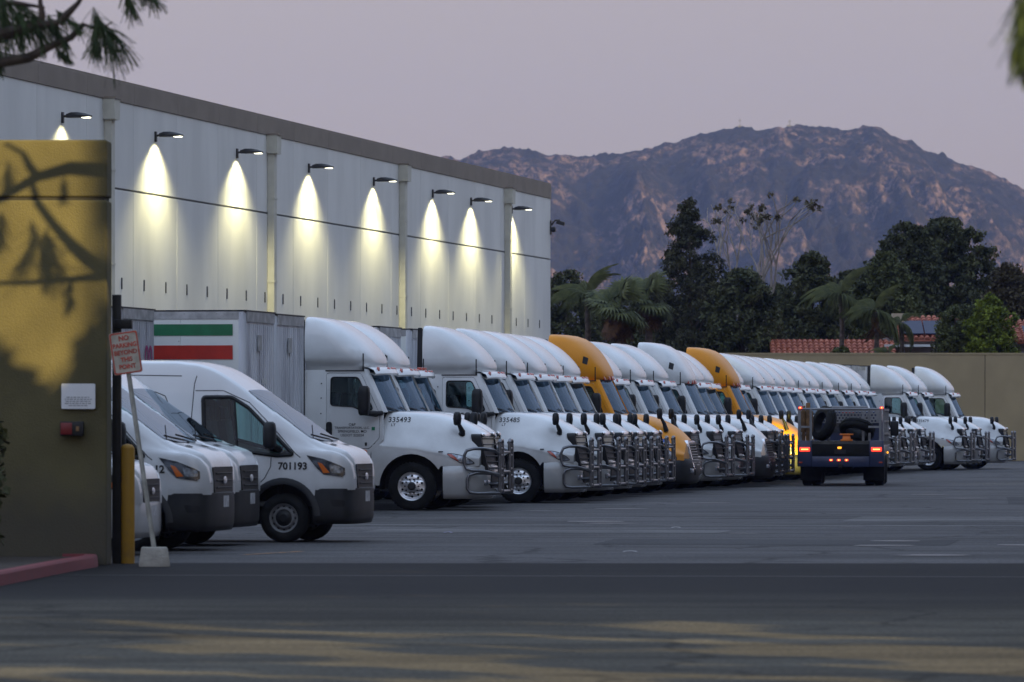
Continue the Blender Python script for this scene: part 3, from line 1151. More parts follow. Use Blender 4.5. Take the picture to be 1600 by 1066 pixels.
        pm.build('turn_lens', M['amber' if slope else 'redlens'], h)
        # chrome brow round the lamp
        ring = []
        for p in rounded(ol, 0.03, 3):
            hit, _, _, _ = bv.ray_cast(Vector((p[0], s * 3, p[1])), Vector((0, -s, 0)))
            if hit is None:
                hit = bv.find_nearest(Vector((p[0], s * 1.1, p[1])))[0]
            ring.append(hit + Vector((0, s * 0.006, 0)))
        mb = MB()
        mb.tube(ring, 0.010, 5, closed=True)
        mb.build('lamp_surround', M['black'], h)
        # inner bright lamp beside the grille
        if not slope:
            mb = MB()
            mb.obox((1.42, s * 0.46, 1.57), (0.04, 0, -0.01), (-s * 0.03, 0.24, -s * 0.01), (-0.01, 0, 0.045))
            mb.build('hood_corner', M['chrome'], t, bevel=0.03)
    # ---- hood panel line, vents and latch
    for s in (-1, 1):
        mb = MB()
        mb.obox((0.62, s * 1.225, 1.215), (0.05, 0, 0), (0, 0.006, 0), (0, 0, 0.012))
        mb.build('hood_latch', M['black'], t)
    # ---- cab sides
    zt_cab = 2.90
    outer = [(XR, 0.98), (XR, zt_cab), (-1.00, zt_cab), (-0.585, 2.03), (-0.585, 1.47), (-0.85, 1.20), (-0.87, 0.98)]
    door = [(-1.80, 1.27), (-1.80, 2.84), (-1.065, 2.84), (-0.66, 2.0), (-0.66, 1.49), (-0.88, 1.27)]
    dhole = rounded(door, 0.05, 3)
    grow = lambda pts, d_: [tuple(Vector(p) + (Vector(p) - Vector((-1.26, 2.05))).normalized() * d_) for p in pts]
    dpan = rounded(grow(door, -0.014), 0.05, 3)
    win = rounded([(-1.70, 2.75), (-1.13, 2.75), (-0.80, 2.08), (-1.04, 2.06), (-1.22, 2.14), (-1.70, 2.17)], 0.07, 4)
    if slope:
        win = rounded([(-1.68, 2.74), (-1.13, 2.74), (-0.80, 2.06), (-1.10, 2.04), (-1.68, 2.10)], 0.07, 4)
    cab = MB()
    for s in (-1, 1):
        cab.plate(outer, [dhole], lambda a, c: (a, s * tumble(c), c), (0, -s * 0.05, 0))
        # A-pillar turning on to the front
        pl = []
        for z in np.linspace(2.03, 2.92, 8):
            k = (z - 2.03) / 0.87
            xs0 = -0.585 - 0.415 * k
            pl.append([(xs0, s * tumble(z), z), (xs0 + 0.05, s * (tumble(z) - 0.05), z), (xs0 + 0.075, s * (tumble(z) - 0.12), z), (xs0 + 0.02, s * (tumble(z) - 0.13), z)])
        cab.loft(pl)
    cab.box(XR - 0.02, XR + 0.02, -1.18, 1.18, 0.98, 2.9)        # rear wall
    cab.box(XR, -0.9, -1.15, 1.15, 0.98, 1.06)                   # floor
    cab.box(XR, -1.02, -1.10, 1.10, 2.84, 2.90)                  # roof skin
    ck = [(-0.60, -1.18), (-0.47, -0.8), (-0.40, 0), (-0.47, 0.8), (-0.60, 1.18)]
    cab.add([(x, y, 2.035) for x, y in ck] + [(-0.80, -1.15, 2.03), (-0.80, 1.15, 2.03)], [(5, 0, 1, 2, 3, 4, 6)])
    cb = cab.build('cab', P, t, angle=35)
    # screws and seams on the sleeper side
    mb = MB()
    for s in (-1, 1):
        for z in (1.35, 1.62, 2.0, 2.32, 2.62):
            mb.obox((-1.90, s * (tumble(z) + 0.004), z), (0.012, 0, 0), (0, 0.006, 0), (0, 0, 0.012))
        for z in (1.3, 1.75, 2.2, 2.65):
            mb.obox((-2.27, s * (tumble(z) + 0.004), z), (0.012, 0, 0), (0, 0.006, 0), (0, 0, 0.012))
        mb.obox((-1.42, s * 1.135, 2.885), (0.40, 0, 0), (0, 0.006, 0), (0, 0, 0.012))
    mb.build('cab_fastener', M['ink'], cb)
    # interior
    mb = MB()
    mb.box(-1.0, -0.66, -0.95, 0.95, 1.25, 2.02)
    mb.box(-2.3, -2.26, -1.1, 1.1, 1.06, 2.85)
    for s in (-1, 1):
        mb.box(-1.75, -1.25, s * 0.62 - 0.25, s * 0.62 + 0.25, 1.5, 1.68)
        mb.obox((-1.80, s * 0.62, 2.02), (0.07, 0, -0.012), (0, 0.25, 0), (0.07, 0, 0.42))
    mb.tube([(-0.98 + 0.06 * math.sin(a), 0.6 + 0.22 * math.cos(a), 2.05 + 0.2 * math.sin(a)) for a in np.linspace(0, 2 * math.pi, 15)[:-1]], 0.018, 6, closed=True)
    mb.build('cab_interior', M['interior'], t, bevel=0.03)
    # ---- doors
    for s in (-1, 1):
        mb = MB()
        mb.plate(dpan, [win], lambda a, c: (a, s * (tumble(c) + 0.004), c), (0, -s * 0.05, 0))
        dr = mb.build('door', P, t, angle=35)
        mb = MB()
        mb.plate(win, [], lambda a, c: (a, s * (tumble(c) - 0.022), c), (0, -s * 0.004, 0))
        mb.build('window_pane', M['glass'], dr, smooth=False)
        mb = MB()
        ring = [(a, s * (tumble(c) + 0.008), c) for a, c in win]
        mb.tube(ring, 0.014, 5, closed=True)
        mb.build('window_seal', M['black'], dr)
        mb = MB()
        mb.plate(rounded([(-1.785, 1.53), (-1.665, 1.53), (-1.665, 1.83), (-1.785, 1.83)], 0.055, 4), [], lambda a, c: (a, s * (tumble(c) + 0.022), c), (0, -s * 0.02, 0))
        mb.build('door_handle', M['black'], dr)
        mb = MB()
        mb.obox((-0.95, s * 1.213, 1.37), (0.022, 0, 0), (0, 0.008, 0), (0, 0, 0.035))
        mb.build('keyhole_cover', M['ink'], dr)
        mb = MB()
        mb.lathe([(0.0, -0.03), (0.05, -0.028), (0.06, 0.0)], 12)
        sc_ = MB()
        sc_.v = [(-1.0 + x * 1.35, s * (1.208 - y * 1) if True else 0, 1.215 + z * 0.75) for x, y, z in mb.v]
        sc_.v = [(x, s * abs(y), z) for x, y, z in sc_.v]
        sc_.f = mb.f
        sc_.build('side_marker', M['amber'], t)
    # ---- windscreen
    WB = lambda y: -0.57 + 0.15 * (1 - (y / 1.1)**2)
    WT = lambda y: -0.985 + 0.14 * (1 - (y / 1.02)**2)
    nb_ = 15
    rings = []
    for k in np.linspace(0, 1, 7):
        z = 2.04 + 0.86 * k
        w = (1.10 * (1 - k) + 1.02 * k)
        rings.append([((WB(y / w * 1.1) * (1 - k) + WT(y / w * 1.02) * k) , y, z) for y in np.linspace(-w, w, nb_)])
    mb = MB()
    mb.loft(rings)
    ws = mb.build('windscreen', M['wglass'], t, angle=60)
    mb = MB()
    per = rings[0] + [r[-1] for r in rings[1:-1]] + rings[-1][::-1] + [r[0] for r in rings[1:-1]][::-1]
    mb.tube(per, 0.016, 5, closed=True)
    mb.build('windscreen_seal', M['black'], ws)
    for y0 in (-0.45, 0.45):
        mb = MB()
        q = lambda y, k: Vector((WB(y) * (1 - k) + WT(y) * k + 0.02, y, 2.04 + 0.86 * k + 0.015))
        mb.tube([q(y0, 0.0), q(y0 - 0.25, 0.05), q(y0 - 0.62 if y0 < 0 else y0 - 0.62, 0.10)], 0.012, 5)
        mb.build('wiper', M['black'], ws)
    # ---- sun visor with marker lamps
    if not slope:
        rings = []
        ys_ = np.linspace(-1.08, 1.08, 17)
        f = lambda y: 1 - (y / 1.12)**2
        for dx, z in ((-0.05, 2.96), (0.10, 2.955), (0.22, 2.90), (0.26, 2.82), (0.24, 2.785), (0.18, 2.81), (0.02, 2.86)):
            rings.append([(-1.0 + dx + (0.17 + 0.05 * (dx > 0.15)) * f(y) - 0.05, y, z + 0.02 * f(y)) for y in ys_])
        mb = MB()
        mb.loft(rings)
        vis = mb.build('sun_visor', P, t, angle=50)
        for y in (-0.86, -0.30, 0, 0.30, 0.86):
            mb = MB()
            mb.lathe([(0.0, -0.040), (0.055, -0.030), (0.072, 0.012)], 10)
            b2 = MB()
            b2.v = [(-1.0 + 0.20 + 0.20 * f(y) - 0.05 - yy, y + xx * 1.2, 2.905 + zz) for xx, yy, zz in mb.v]
            b2.f = mb.f
            b2.build('marker_light', M['redlens'], vis)
    # ---- roof fairing
    if not low:
        sl = []
        levels = [(2.885, -0.95, 0.99), (2.91, -0.90, 1.01), (2.96, -0.86, 1.05), (3.02, -0.84, 1.12), (3.08, -0.84, 1.18), (3.17, -0.87, 1.22), (3.34, -0.99, 1.225), (3.48, -1.12, 1.225), (3.60, -1.25, 1.215),
                  (3.71, -1.39, 1.20), (3.81, -1.55, 1.175), (3.89, -1.70, 1.14), (3.945, -1.85, 1.09), (3.98, -1.99, 1.0), (4.0, -2.10, 0.86)]
        if slope:
            levels = [(2.885, -0.86, 1.08), (2.95, -0.80, 1.10), (3.05, -0.80, 1.14), (3.18, -0.84, 1.18), (3.34, -0.93, 1.20), (3.52, -1.04, 1.21), (3.70, -1.18, 1.20),
                      (3.87, -1.36, 1.17), (3.98, -1.54, 1.12), (4.05, -1.76, 1.02), (4.08, -1.98, .85), (4.085, -2.15, .65)]
        rings = []
        for z, xf_, ys2 in levels:
            xs2 = xf_ - (0.85 if slope else 0.62)
            xs2 = max(xs2, XR + 0.10)
            half = [(XR + (xs2 - XR) * k / 4, ys2) for k in range(4)]
            ex = 3.0 if z < 3.9 else 2.8
            for k in range(15):
                a = math.pi / 2 * (1 - k / 14)
                half.append((xs2 + (xf_ - xs2) * max(0, math.cos(a))**(2 / ex), ys2 * max(0, math.sin(a))**(2 / ex)))
            rings.append([(x, -y, z) for x, y in half] + [(x, y, z) for x, y in reversed(half)][1:])
        mb = MB()
        mb.loft(rings)
        mb.add(rings[-1], [tuple(range(len(rings[-1])))])
        mb.add(rings[0], [tuple(range(len(rings[0])))[::-1]])
        rear = [r[0] for r in rings] + [r[-1] for r in reversed(rings)]
        mb.add(rear, [tuple(range(len(rear)))])
        rf = mb.build('roof_fairing', P, t, angle=50)
        fb = mb.bvh()
        for s in (-1, 1):        # side extenders closing the gap to the trailer
            mb = MB()
            mb.plate(rounded([(XR - 0.17, 1.05), (XR - 0.005, 1.05), (XR - 0.005, 3.95), (XR - 0.11, 3.95)], 0.03, 2), [], lambda a, c: (a, s * (1.205 if c < 2.2 else 1.2), c), (0, -s * 0.03, 0))
            mb.build('side_extender', M['black'], t, smooth=False)
        if slope:
            mk = patch(fb, rounded([(-1.36, 3.34), (-1.24, 3.30), (-1.22, 3.47), (-1.34, 3.52)], .01, 1), lambda a, c: (a, -3, c), (0, 1, 0), 0.008, 1)
            mk.build('fairing_badge', M['ink'], rf)
            for y, w, x in ((-0.62, 0.07, -0.90), (-0.3, 0.05, -0.83), (0, 0.05, -0.81), (0.3, 0.05, -0.83), (0.62, 0.07, -0.90)):
                mb = MB()
                mb.obox((x + 0.02, y, 2.955), (0.03, 0, 0.01), (0, w, 0), (-0.02, 0, 0.05))
                mb.build('cab_marker_light', M['redlens'], rf, bevel=0.01)
    else:
        mb = MB()
        rings = []
        for z, xf_, ys2 in ((2.88, -0.72, 1.10), (2.93, -0.74, 1.08), (2.98, -0.86, 1.0), (3.01, -1.05, .8)):
            half = [(XR + .02 + (xf_ - .6 - XR) * k / 4, ys2) for k in range(4)]
            for k in range(11):
                a = math.pi / 2 * (1 - k / 10)
                half.append((xf_ - .6 + .6 * max(0, math.cos(a))**0.8, ys2 * max(0, math.sin(a))**0.8))
            rings.append([(x, -y, z) for x, y in half] + [(x, y, z) for x, y in reversed(half)][1:])
        mb.loft(rings)
        mb.add(rings[-1], [tuple(range(len(rings[-1])))])
        rf = mb.build('cab_roof', P, t)
        for y in (-0.8, -0.25, 0, 0.25, 0.8):
            mb = MB()
            mb.obox((-0.80 - 0.16 * abs(y)**2 / .64, y, 3.0), (0.05, 0, 0), (0, 0.05, 0), (0, 0, 0.03))
            mb.build('marker_light', M['redlens'], rf, bevel=0.01)
    # ---- mirrors
    for s in (-1, 1):
        mb = MB()
        rings = []
        for z, w, d_ in ((1.96, 0.10, 0.09), (2.0, 0.125, 0.12), (2.12, 0.135, 0.135), (2.42, 0.135, 0.135), (2.52, 0.125, 0.12), (2.57, 0.09, 0.08)):
            cx_, cy_ = -0.93, s * 1.50
            rings.append([(cx_ + d_ * 0.9 * math.copysign(abs(math.cos(a))**0.6, math.cos(a)), cy_ + w * math.copysign(abs(math.sin(a))**0.6, math.sin(a)), z) for a in np.linspace(0, 2 * math.pi, 17)[:-1]])
        mb.loft(rings, wrap=True, caps=True)
        mi = mb.build('mirror', M['black'], t, angle=50)
        mb = MB()
        mb.tube([(-0.73, s * 1.17, 1.99), (-0.78, s * 1.32, 2.0), (-0.93, s * 1.48, 2.01)], [0.065, 0.06, 0.05], 8)
        mb.tube([(-0.62, s * 1.19, 2.01), (-0.70, s * 1.32, 2.0), (-0.93, s * 1.48, 2.0)], [0.05, 0.05, 0.04], 8)
        mb.build('mirror_arm', M['black'], mi)
    # ---- hood mirrors on stalks
    for s in (-1, 1):
        hx = 0.98
        hit = bv.ray_cast(Vector((hx, s * 0.80, 4)), Vector((0, 0, -1)))[0] or Vector((hx, s * .8, 1.6))
        mb = MB()
        if not slope:
            mb.tube([hit, (hx + 0.02, s * 0.84, hit.z + 0.05), (hx - 0.05, s * 0.90, hit.z + 0.22)], [0.075, 0.06, 0.035], 8)
            top = Vector((hx - 0.07, s * 0.92, hit.z + 0.31))
        else:
            mb.tube([hit, (hx - 0.06, s * 0.84, hit.z + 0.2), (hx - 0.16, s * 0.90, hit.z + 0.38)], [0.08, 0.055, 0.035], 8)
            top = Vector((hx - 0.18, s * 0.92, hit.z + 0.45))
        hm = MB()
        rings = []
        for q, w in ((-0.135, 0.055), (-0.11, 0.095), (0, 0.112), (0.11, 0.098), (0.145, 0.055)):
            rings.append([(top.x + 0.8 * w * math.cos(a), top.y + w * 1.05 * math.sin(a), top.z + q) for a in np.linspace(0, 2 * math.pi, 13)[:-1]])
        hm.loft(rings, wrap=True, caps=True)
        o = hm.build('hood_mirror', M['black'], t, angle=50)
        mb.build('hood_mirror_stalk', M['black'], o)
    # ---- aerials
    for s in (-1, 1):
        mb = MB()
        mb.tube([(-1.02, s * 1.13, 2.88), (-1.02, s * 1.15, 2.93), (-1.02, s * 1.15, 3.24)], [0.02, 0.016, 0.014], 6)
        mb.build('aerial', M['ink'], t)
    # ---- chassis, tank, steps
    mb = MB()
    for s in (-1, 1):
        mb.box(-6.3, 1.3, s * 0.43 - 0.04, s * 0.43 + 0.04, 0.74, 1.02)
    mb.box(-2.3, 0.8, -0.42, 0.42, 0.6, 1.3)
    mb.box(-0.12, 0.12, -0.9, 0.9, 0.42, 0.58)
    for x in (-4.2, -5.5):
        mb.box(x - 0.1, x + 0.1, -0.7, 0.7, 0.42, 0.62)
    mb.box(-5.5, -4.4, -0.5, 0.5, 1.02, 1.2)
    mb.build('chassis_frame', M['chassis'], t, smooth=False)
    for s in (-1, 1):
        mb = MB()
        mb.v = []
        l = MB(); l.lathe([(0.0, 0.0), (0.31, 0.0), (0.33, 0.02), (0.33, 1.18), (0.31, 1.20), (0.0, 1.20)], 24)
        mb.v = [(-2.42 + y, s * 0.86 + x, 0.66 + z) for x, y, z in l.v]
        mb.f = l.f
        tk = mb.build('fuel_tank', M['alloy'], t)
        mb = MB()
        for z in (0.44, 0.78, 1.02):
            mb.box(-1.20, -0.84, min(s * 0.95, s * 1.20), max(s * 0.95, s * 1.20), z, z + 0.035)
        for x in (-1.20, -0.86):
            mb.box(x, x + 0.03, min(s * 0.95, s * 1.19), max(s * 0.95, s * 1.19), 0.42, 1.10)
        mb.build('cab_step', M['dgrey'], t, smooth=False)
    # ---- wheels
    for s in (-1, 1):
        make_wheel(t, 0, s * 1.02, s)
    w1 = make_wheel(t, -4.2, -1.0, -1, steer=False)
    for x, s in ((-4.2, 1), (-5.5, -1), (-5.5, 1)):
        c = copy_tree(w1, t)
        c.location = (x, s * 1.0, 0.505)
        c.rotation_euler = (0, 0, 0 if s < 0 else math.pi)
    # ---- tube guard in front
    mb = MB()
    xg = 1.76
    for s in (-1, 1):
        for a0 in (0.40, 0.70):
            mb.tube([(xg, s * a0, 0.36), (xg, s * a0, 1.36), (xg - 0.02, s * a0, 1.42)], 0.036, 8)
        mb.tube([(xg, s * 0.40, 1.40), (xg, s * 0.44, 1.45), (xg, s * 0.66, 1.45), (xg, s * 0.70, 1.40)], 0.036, 8)
        for z in (0.42, 0.72, 0.86, 1.14, 1.28):
            mb.tube([(xg, s * 0.40, z), (xg, s * 0.70, z)], 0.026, 8)
        up = [(xg, s * 0.70, 1.16), (xg - 0.10, s * 0.80, 1.24), (xg - 0.28, s * 1.08, 1.28), (xg - 0.46, s * 1.18, 1.28), (xg - 0.60, s * 1.20, 1.24), (xg - 0.65, s * 1.20, 1.14),
              (xg - 0.65, s * 1.20, 0.96), (xg - 0.60, s * 1.20, 0.86), (xg - 0.46, s * 1.18, 0.83), (xg - 0.28, s * 1.08, 0.82), (xg - 0.10, s * 0.80, 0.76), (xg, s * 0.70, 0.74)]
        mb.tube(up, 0.034, 8)
        dn = [(xg, s * 0.70, 0.72), (xg - 0.10, s * 0.80, 0.78), (xg - 0.28, s * 1.06, 0.80), (xg - 0.42, s * 1.15, 0.80), (xg - 0.55, s * 1.17, 0.76), (xg - 0.59, s * 1.17, 0.68),
              (xg - 0.59, s * 1.17, 0.48), (xg - 0.54, s * 1.16, 0.40), (xg - 0.40, s * 1.12, 0.38), (xg - 0.22, s * 1.0, 0.38), (xg, s * 0.70, 0.38)]
        mb.tube([Vector(p) + Vector((0, 0, -0.02)) for p in dn], 0.034, 8)
        mb.tube([(xg, s * 0.5, 0.55), (1.3, s * 0.45, 0.55)], 0.04, 8)
    for z in (0.40, 0.80, 1.20):
        mb.tube([(xg, -0.40, z), (xg, 0.40, z)], 0.03, 8)
    if guard:
        mb.build('grille_guard', M['steel'], t, angle=60)
    if slope and paint == 'yellow':      # blue sash along the hood
        pm = patch(bv, [(-0.30, 1.66), (0.5, 1.52), (1.10, 1.34), (1.12, 1.26), (0.5, 1.43), (-0.30, 1.56)], lambda a, c: (a, -3, c), (0, 1, 0), 0.007, 5)
        pm.build('side_stripe', M['blue'], t)
        pm = patch(bv, [(-0.42, 1.60), (0.4, 1.40), (0.95, 1.14), (1.0, 1.06), (0.4, 1.30), (-0.42, 1.46)], lambda a, c: (a, -3, c), (0, 1, 0), 0.007, 5)
        pm.build('side_stripe', M['ink'], t)
    if short < 1.0:          # shorter bonnet: everything ahead of the cowl is drawn back
        f = lambda x: x if x < -0.5 else -0.5 + (x + 0.5) * short
        for o in list(t.children):
            if o.type == 'EMPTY':
                o.location.x = f(o.location.x)
                continue
            for q_ in [o] + list(o.children):
                for v in q_.data.vertices:
                    v.co.x = f(v.co.x)
        hood.v = [(f(x), y, z) for x, y, z in hood.v]
        bv = hood.bvh()
    return t, bv


TG = 'semi trucks parked in the long row'
R0 = Vector((0.259, 127.9, 0)) + D * 1.03
protos = {}


def lettering(t, bv, number):
    """fleet number and model flash on the hood side"""
    def onhood(cx, cz):
        def fn(u, v):
            p = Vector((cx + u, -3, cz + v))
            hit = bv.ray_cast(p, Vector((0, 1, 0)))[0]
            return (hit if hit else Vector((cx + u, -1.1, cz + v))) + Vector((0, -0.008, 0))
        return fn
    text_mb(number, 0.105, onhood(-0.30, 1.87), 1.05, 0.012).build('hood_number', M['ink'], t, smooth=False, fix=False)
    text_mb('LT', 0.05, onhood(-0.42, 1.765), 1.3, 0.03).build('hood_flash', M['ink'], t, smooth=False, fix=False)
    ond = lambda cx, cz: (lambda u, v: (cx + u, -(tumble(cz) + 0.0095), cz + v))
    for k, (s_, z, h) in enumerate((('O&P', 1.772, 0.052), ('TRANSPORTATION, LLC.', 1.705, 0.046), ('SPRINGFIELD, MO', 1.632, 0.054), ('USDOT 222024', 1.552, 0.052))):
        text_mb(s_, h, ond(-1.24, z), 1.0, 0.012).build('door_lettering', M['ink'], t, smooth=False, fix=False)
    mb = MB()
    mb.box(-0.83, -0.76, -1.216, -1.212, 1.655, 1.725)
    mb.build('sticker', M['green'], t, smooth=False)


ROW = [(-3, -0.30), (-2, -0.55), (-1, -0.95), (0, 0.0), (1, 0.02), (2, -0.13), (3, -0.36), (4, -0.54), (5, -0.33), (6, -0.67), (7, -0.59), (8, -0.54), (9, -0.34),
       (10, -0.62), (11, -0.86), (12, -0.62), (13, -1.0), (14, -0.82), (15, -0.98), (16, -1.14), (17, -1.28), (18, -1.29), (19, -1.40), (20, -1.39), (21, -1.28),
       (22, -1.25), (23, -1.35), (24, -0.19), (25, 0.01), (26, 0.68)]
KIND = {-3: ('visor', 'white', True, 1.0), 5: ('slope', 'yellow', False, 0.86), 12: ('slope', 'yellow', False, 0.86), 9: ('slope', 'white', False, 0.86), -1: ('daycab', 'white', False, 0.55), -2: ('visor', 'white', False, 0.84), 6: ('visor', 'white', False, 0.89), 17: ('visor', 'white', False, 0.89), 22: ('visor', 'white', False, 0.89)}
ORD = ['', 'first', 'second', 'third', 'fourth', 'fifth', 'sixth', 'seventh', 'eighth', 'ninth', 'tenth']
TL = {-3: 'white sleeper truck numbered 335493 on its hood, at the near end of the row',
      -2: 'white sleeper truck tucked directly behind the one numbered 335493',
      -1: 'low roofed white truck without a roof fairing, just before number 335485',
      0: 'white sleeper truck numbered 335485 on its hood', 5: 'bright yellow truck with orange roof fairing, the nearer of two yellow trucks',
      9: 'white truck with dark grey bumper and no sun visor, between two yellow trucks',
      12: 'yellow truck with a blue hood stripe, the farther of two, left of the flatbed',
      24: 'white truck numbered 335479, its whole side showing right of the flatbed truck',
      25: 'white truck second from the tan back wall at the far end of the row', 26: 'white truck last in the row, closest to the tan back wall'}
for k in (1, 2, 3, 4): TL[k] = f'white sleeper truck, {ORD[k]} one behind number 335485'
for k in (6, 7, 8): TL[k] = f'white sleeper truck, {ORD[k - 5]} one behind the nearer yellow truck'
for k in (10, 11): TL[k] = f'white sleeper truck, {ORD[k - 9]} one behind the grey bumpered truck'
for k in range(13, 24): TL[k] = f'white sleeper truck, {ORD[k - 12] if k - 12 <= 10 else "eleventh"} one behind the farther yellow truck'
truck_at = {}
for i, fo in ROW:
    kd = KIND.get(i, ('visor', 'white', True, 0.89))
    if kd not in protos:
        protos[kd] = make_tractor(kd[0], kd[1], '', *kd[2:])
        t = protos[kd][0]
    else:
        t = None
    truck_at[i] = (t, kd)
# copy first (before lettering is added to single trucks)
for i, fo in ROW:
    t, kd = truck_at[i]
    if t is None:
        t = copy_tree(protos[kd][0])
    t.location = R0 + D * (3.66 * i) + E_ * (fo - 0.04)
    jit = random.uniform(-0.6, 0.6) if i not in (-3, 0, 24) else 0
    t.rotation_euler = (0, 0, ROT + R(jit))
    t['label'] = TL[i]
    t['group'] = TG
    truck_at[i] = (t, kd)
lettering(truck_at[-3][0], protos[('visor', 'white', True, 1.0)][1], '335493')
lettering(truck_at[0][0], protos[('visor', 'white', True, 0.89)][1], '335485')
lettering(truck_at[24][0], protos[('visor', 'white', True, 0.89)][1], '335479')
# ------------------------------------------------------------------ box trailers
M['trailerwhite'] = mat('trailer_white', (0.82, 0.84, 0.81), 0.45, vary=0.06, vscale=1.0, dirt=((0.3, 0.29, 0.27), 1.4, 4.6, 0.25))
M['trailergrey'] = mat('weathered_aluminium', (0.58, 0.59, 0.63), 0.5, 0.0, col2=(0.34, 0.34, 0.38), vscale=1.1, thr=(0.42, 0.66), stretch=(2.5, 2.5, 0.5))
M['rail'] = mat('trailer_rail', (0.42, 0.42, 0.42), 0.55, 0.1, vary=0.25, vscale=4)
TRL = 14.6


def make_trailer(side_m, nose_m):
    t = thing('box_trailer', 'trailer', 'box trailer')
    # nose at x = 0, body to -x
    HW, Z0, Z1 = 1.28, 1.10, 3.97
    for s in (-1, 1):
        for k in range(12):
            x1_ = -0.05 - (TRL - 0.1) * k / 12
            x0_ = -0.05 - (TRL - 0.1) * (k + 1) / 12 + 0.006
            mb = MB()
            mb.box(x0_, x1_, min(s * HW, s * (HW - 0.04)), max(s * HW, s * (HW - 0.04)), Z0 + 0.12, Z1 - 0.155)
            mb.build('side_panel', side_m, t, smooth=False)
        mb = MB()
        for k in range(13):
            x = -0.09 - (TRL - 0.2) * k / 12
            for z in np.arange(Z0 + 0.2, Z1 - 0.25, 0.16):
                mb.box(x - 0.011, x + 0.011, min(s * HW, s * (HW + 0.008)), max(s * HW, s * (HW + 0.008)), z, z + 0.022)
        for k in range(90):
            x = -0.06 - k * 0.16
            mb.box(x - 0.011, x + 0.011, min(s * (HW + .01), s * (HW + 0.022)), max(s * (HW + .01), s * (HW + 0.022)), Z1 - 0.06, Z1 - 0.038)
        mb.build('rivet_rows', M['rail'], t, smooth=False, fix=False)['kind'] = 'stuff'
        mb = MB()
        mb.box(-TRL, 0, min(s * (HW - .05), s * (HW + .01)), max(s * (HW - .05), s * (HW + .01)), Z1 - 0.15, Z1 - 0.005)
        mb.build('top_rail', M['rail'], t, smooth=False)
        mb = MB()
        mb.box(-TRL, 0, min(s * (HW - .05), s * (HW + .01)), max(s * (HW - .05), s * (HW + .01)), Z0 - 0.05, Z0 + 0.115)
        mb.build('bottom_rail', M['rail'], t, smooth=False)
        mb = MB()
        mb.box(-3.0, -2.85, s * 0.9 - 0.07, s * 0.9 + 0.07, 0.06, 1.1)
        mb.box(-3.08, -2.77, s * 0.9 - 0.14, s * 0.9 + 0.14, 0.0, 0.06)
        mb.build('landing_leg', M['chassis'], t, smooth=False)
    # nose: corner posts and upright corrugations
    mb = MB()
    mb.box(-0.04, 0.02, -1.2, 1.2, Z0, Z1 - 0.2)
    for k in range(13):
        y = -1.08 + 2.16 * k / 12
        mb.obox((0.025, y, (Z0 + Z1) / 2 - 0.1), (0.010, 0, 0), (0, 0.045, 0), (0, 0, (Z1 - Z0) / 2 - 0.14))
    ns = mb.build('nose_panel', nose_m, t, smooth=False)
    for s in (-1, 1):
        mb = MB()
        mb.tube([(-0.05, s * 1.22, Z0), (-0.05, s * 1.22, Z1 - 0.02)], 0.085, 10)
        mb.build('corner_post', nose_m, t)
    mb = MB()
    mb.box(-0.02, 0.05, -1.2, 1.2, Z1 - 0.2, Z1 - 0.004)
    mb.build('front_top_rail', M['rail'], t, smooth=False)
    mb = MB()
    mb.box(0.05, 0.075, -0.32, -0.02, Z1 - 0.75, Z1 - 0.45)
    mb.build('data_plate', M['rail'], t, smooth=False)
    mb = MB()
    mb.box(-TRL, 0.055, -HW - 0.012, HW + 0.012, Z1, Z1 + 0.025)
    mb.build('trailer_roof', M['dgrey'], t, smooth=False)
    mb = MB()
    mb.box(-TRL, -0.1, -1.2, 1.2, 1.0, 1.1)
    mb.box(-TRL + 0.2, -TRL + 4.0, -0.5, 0.5, 0.6, 1.0)
    mb.build('floor_frame', M['chassis'], t, smooth=False)
    for x in (-TRL + 1.2, -TRL + 2.5):
        for s in (-1, 1):
            mb = MB()
            mb.lathe([(0.0, -0.14), (0.28, -0.15), (0.31, -0.28), (0.46, -0.28), (0.505, -0.22), (0.505, 0.22), (0.46, 0.28), (0.0, 0.28)], 20, (x, s * 0.98, 0.505))
            mb.build('wheel', M['rubber'], t)
    return t


M['nosewhite'] = mat('weathered_white_nose', (0.72, 0.74, 0.78), 0.45, col2=(0.42, 0.43, 0.48), vscale=1.3, thr=(0.44, 0.68), stretch=(2.5, 2.5, 0.4))
TW = make_trailer(M['trailerwhite'], M['nosewhite'])
TGREY = make_trailer(M['trailergrey'], M['trailergrey'])
NOSE = -2.35 - 0.95          # behind the cab of a coupled tractor
slots = {-6: ('g', -3.30, 'weathered grey trailer without a tractor, nearest the gate wall'),
         -5: ('w', -1.76, 'white trailer with one green and one red stripe, no tractor'),
         -4: ('w', -1.97, 'white trailer without a tractor, between the striped trailer and truck 335493'),
         -3: ('w', -0.28, 'white trailer behind the truck numbered 335493, its nose beside the black fairing edge'), -2: ('w', -0.42, 'trailer coupled to the truck tucked behind number 335493'),
         -1: ('g', -0.62, 'grey trailer with worn nose, coupled just before truck 335485'), 0: ('w', -0.02, 'white trailer coupled to truck 335485, in the middle of the row'),
         1: ('w', 0.0, 'trailer coupled to the first white truck behind number 335485'),
         4: ('g', -0.3, 'grey trailer coupled to the fourth white truck behind number 335485'),
         9: ('g', 0.35, 'grey trailer coupled to the grey bumpered white truck'), 10: ('g', 0.2, 'grey trailer coupled to the first truck behind the grey bumpered one'),
         13: ('g', 1.2, 'grey trailer coupled just behind the farther yellow truck'),
         21: ('g', 0.6, 'grey trailer coupled to the ninth white truck behind the farther yellow one'),
         23: ('g', 0.9, 'grey trailer coupled just before truck 335479'), 24: ('w', 0.9, 'white trailer coupled to truck 335479, near the tan back wall'),
         25: ('g', 1.0, 'grey trailer coupled to the truck second from the tan back wall')}
fo_of = dict(ROW)
usedw = usedg = False
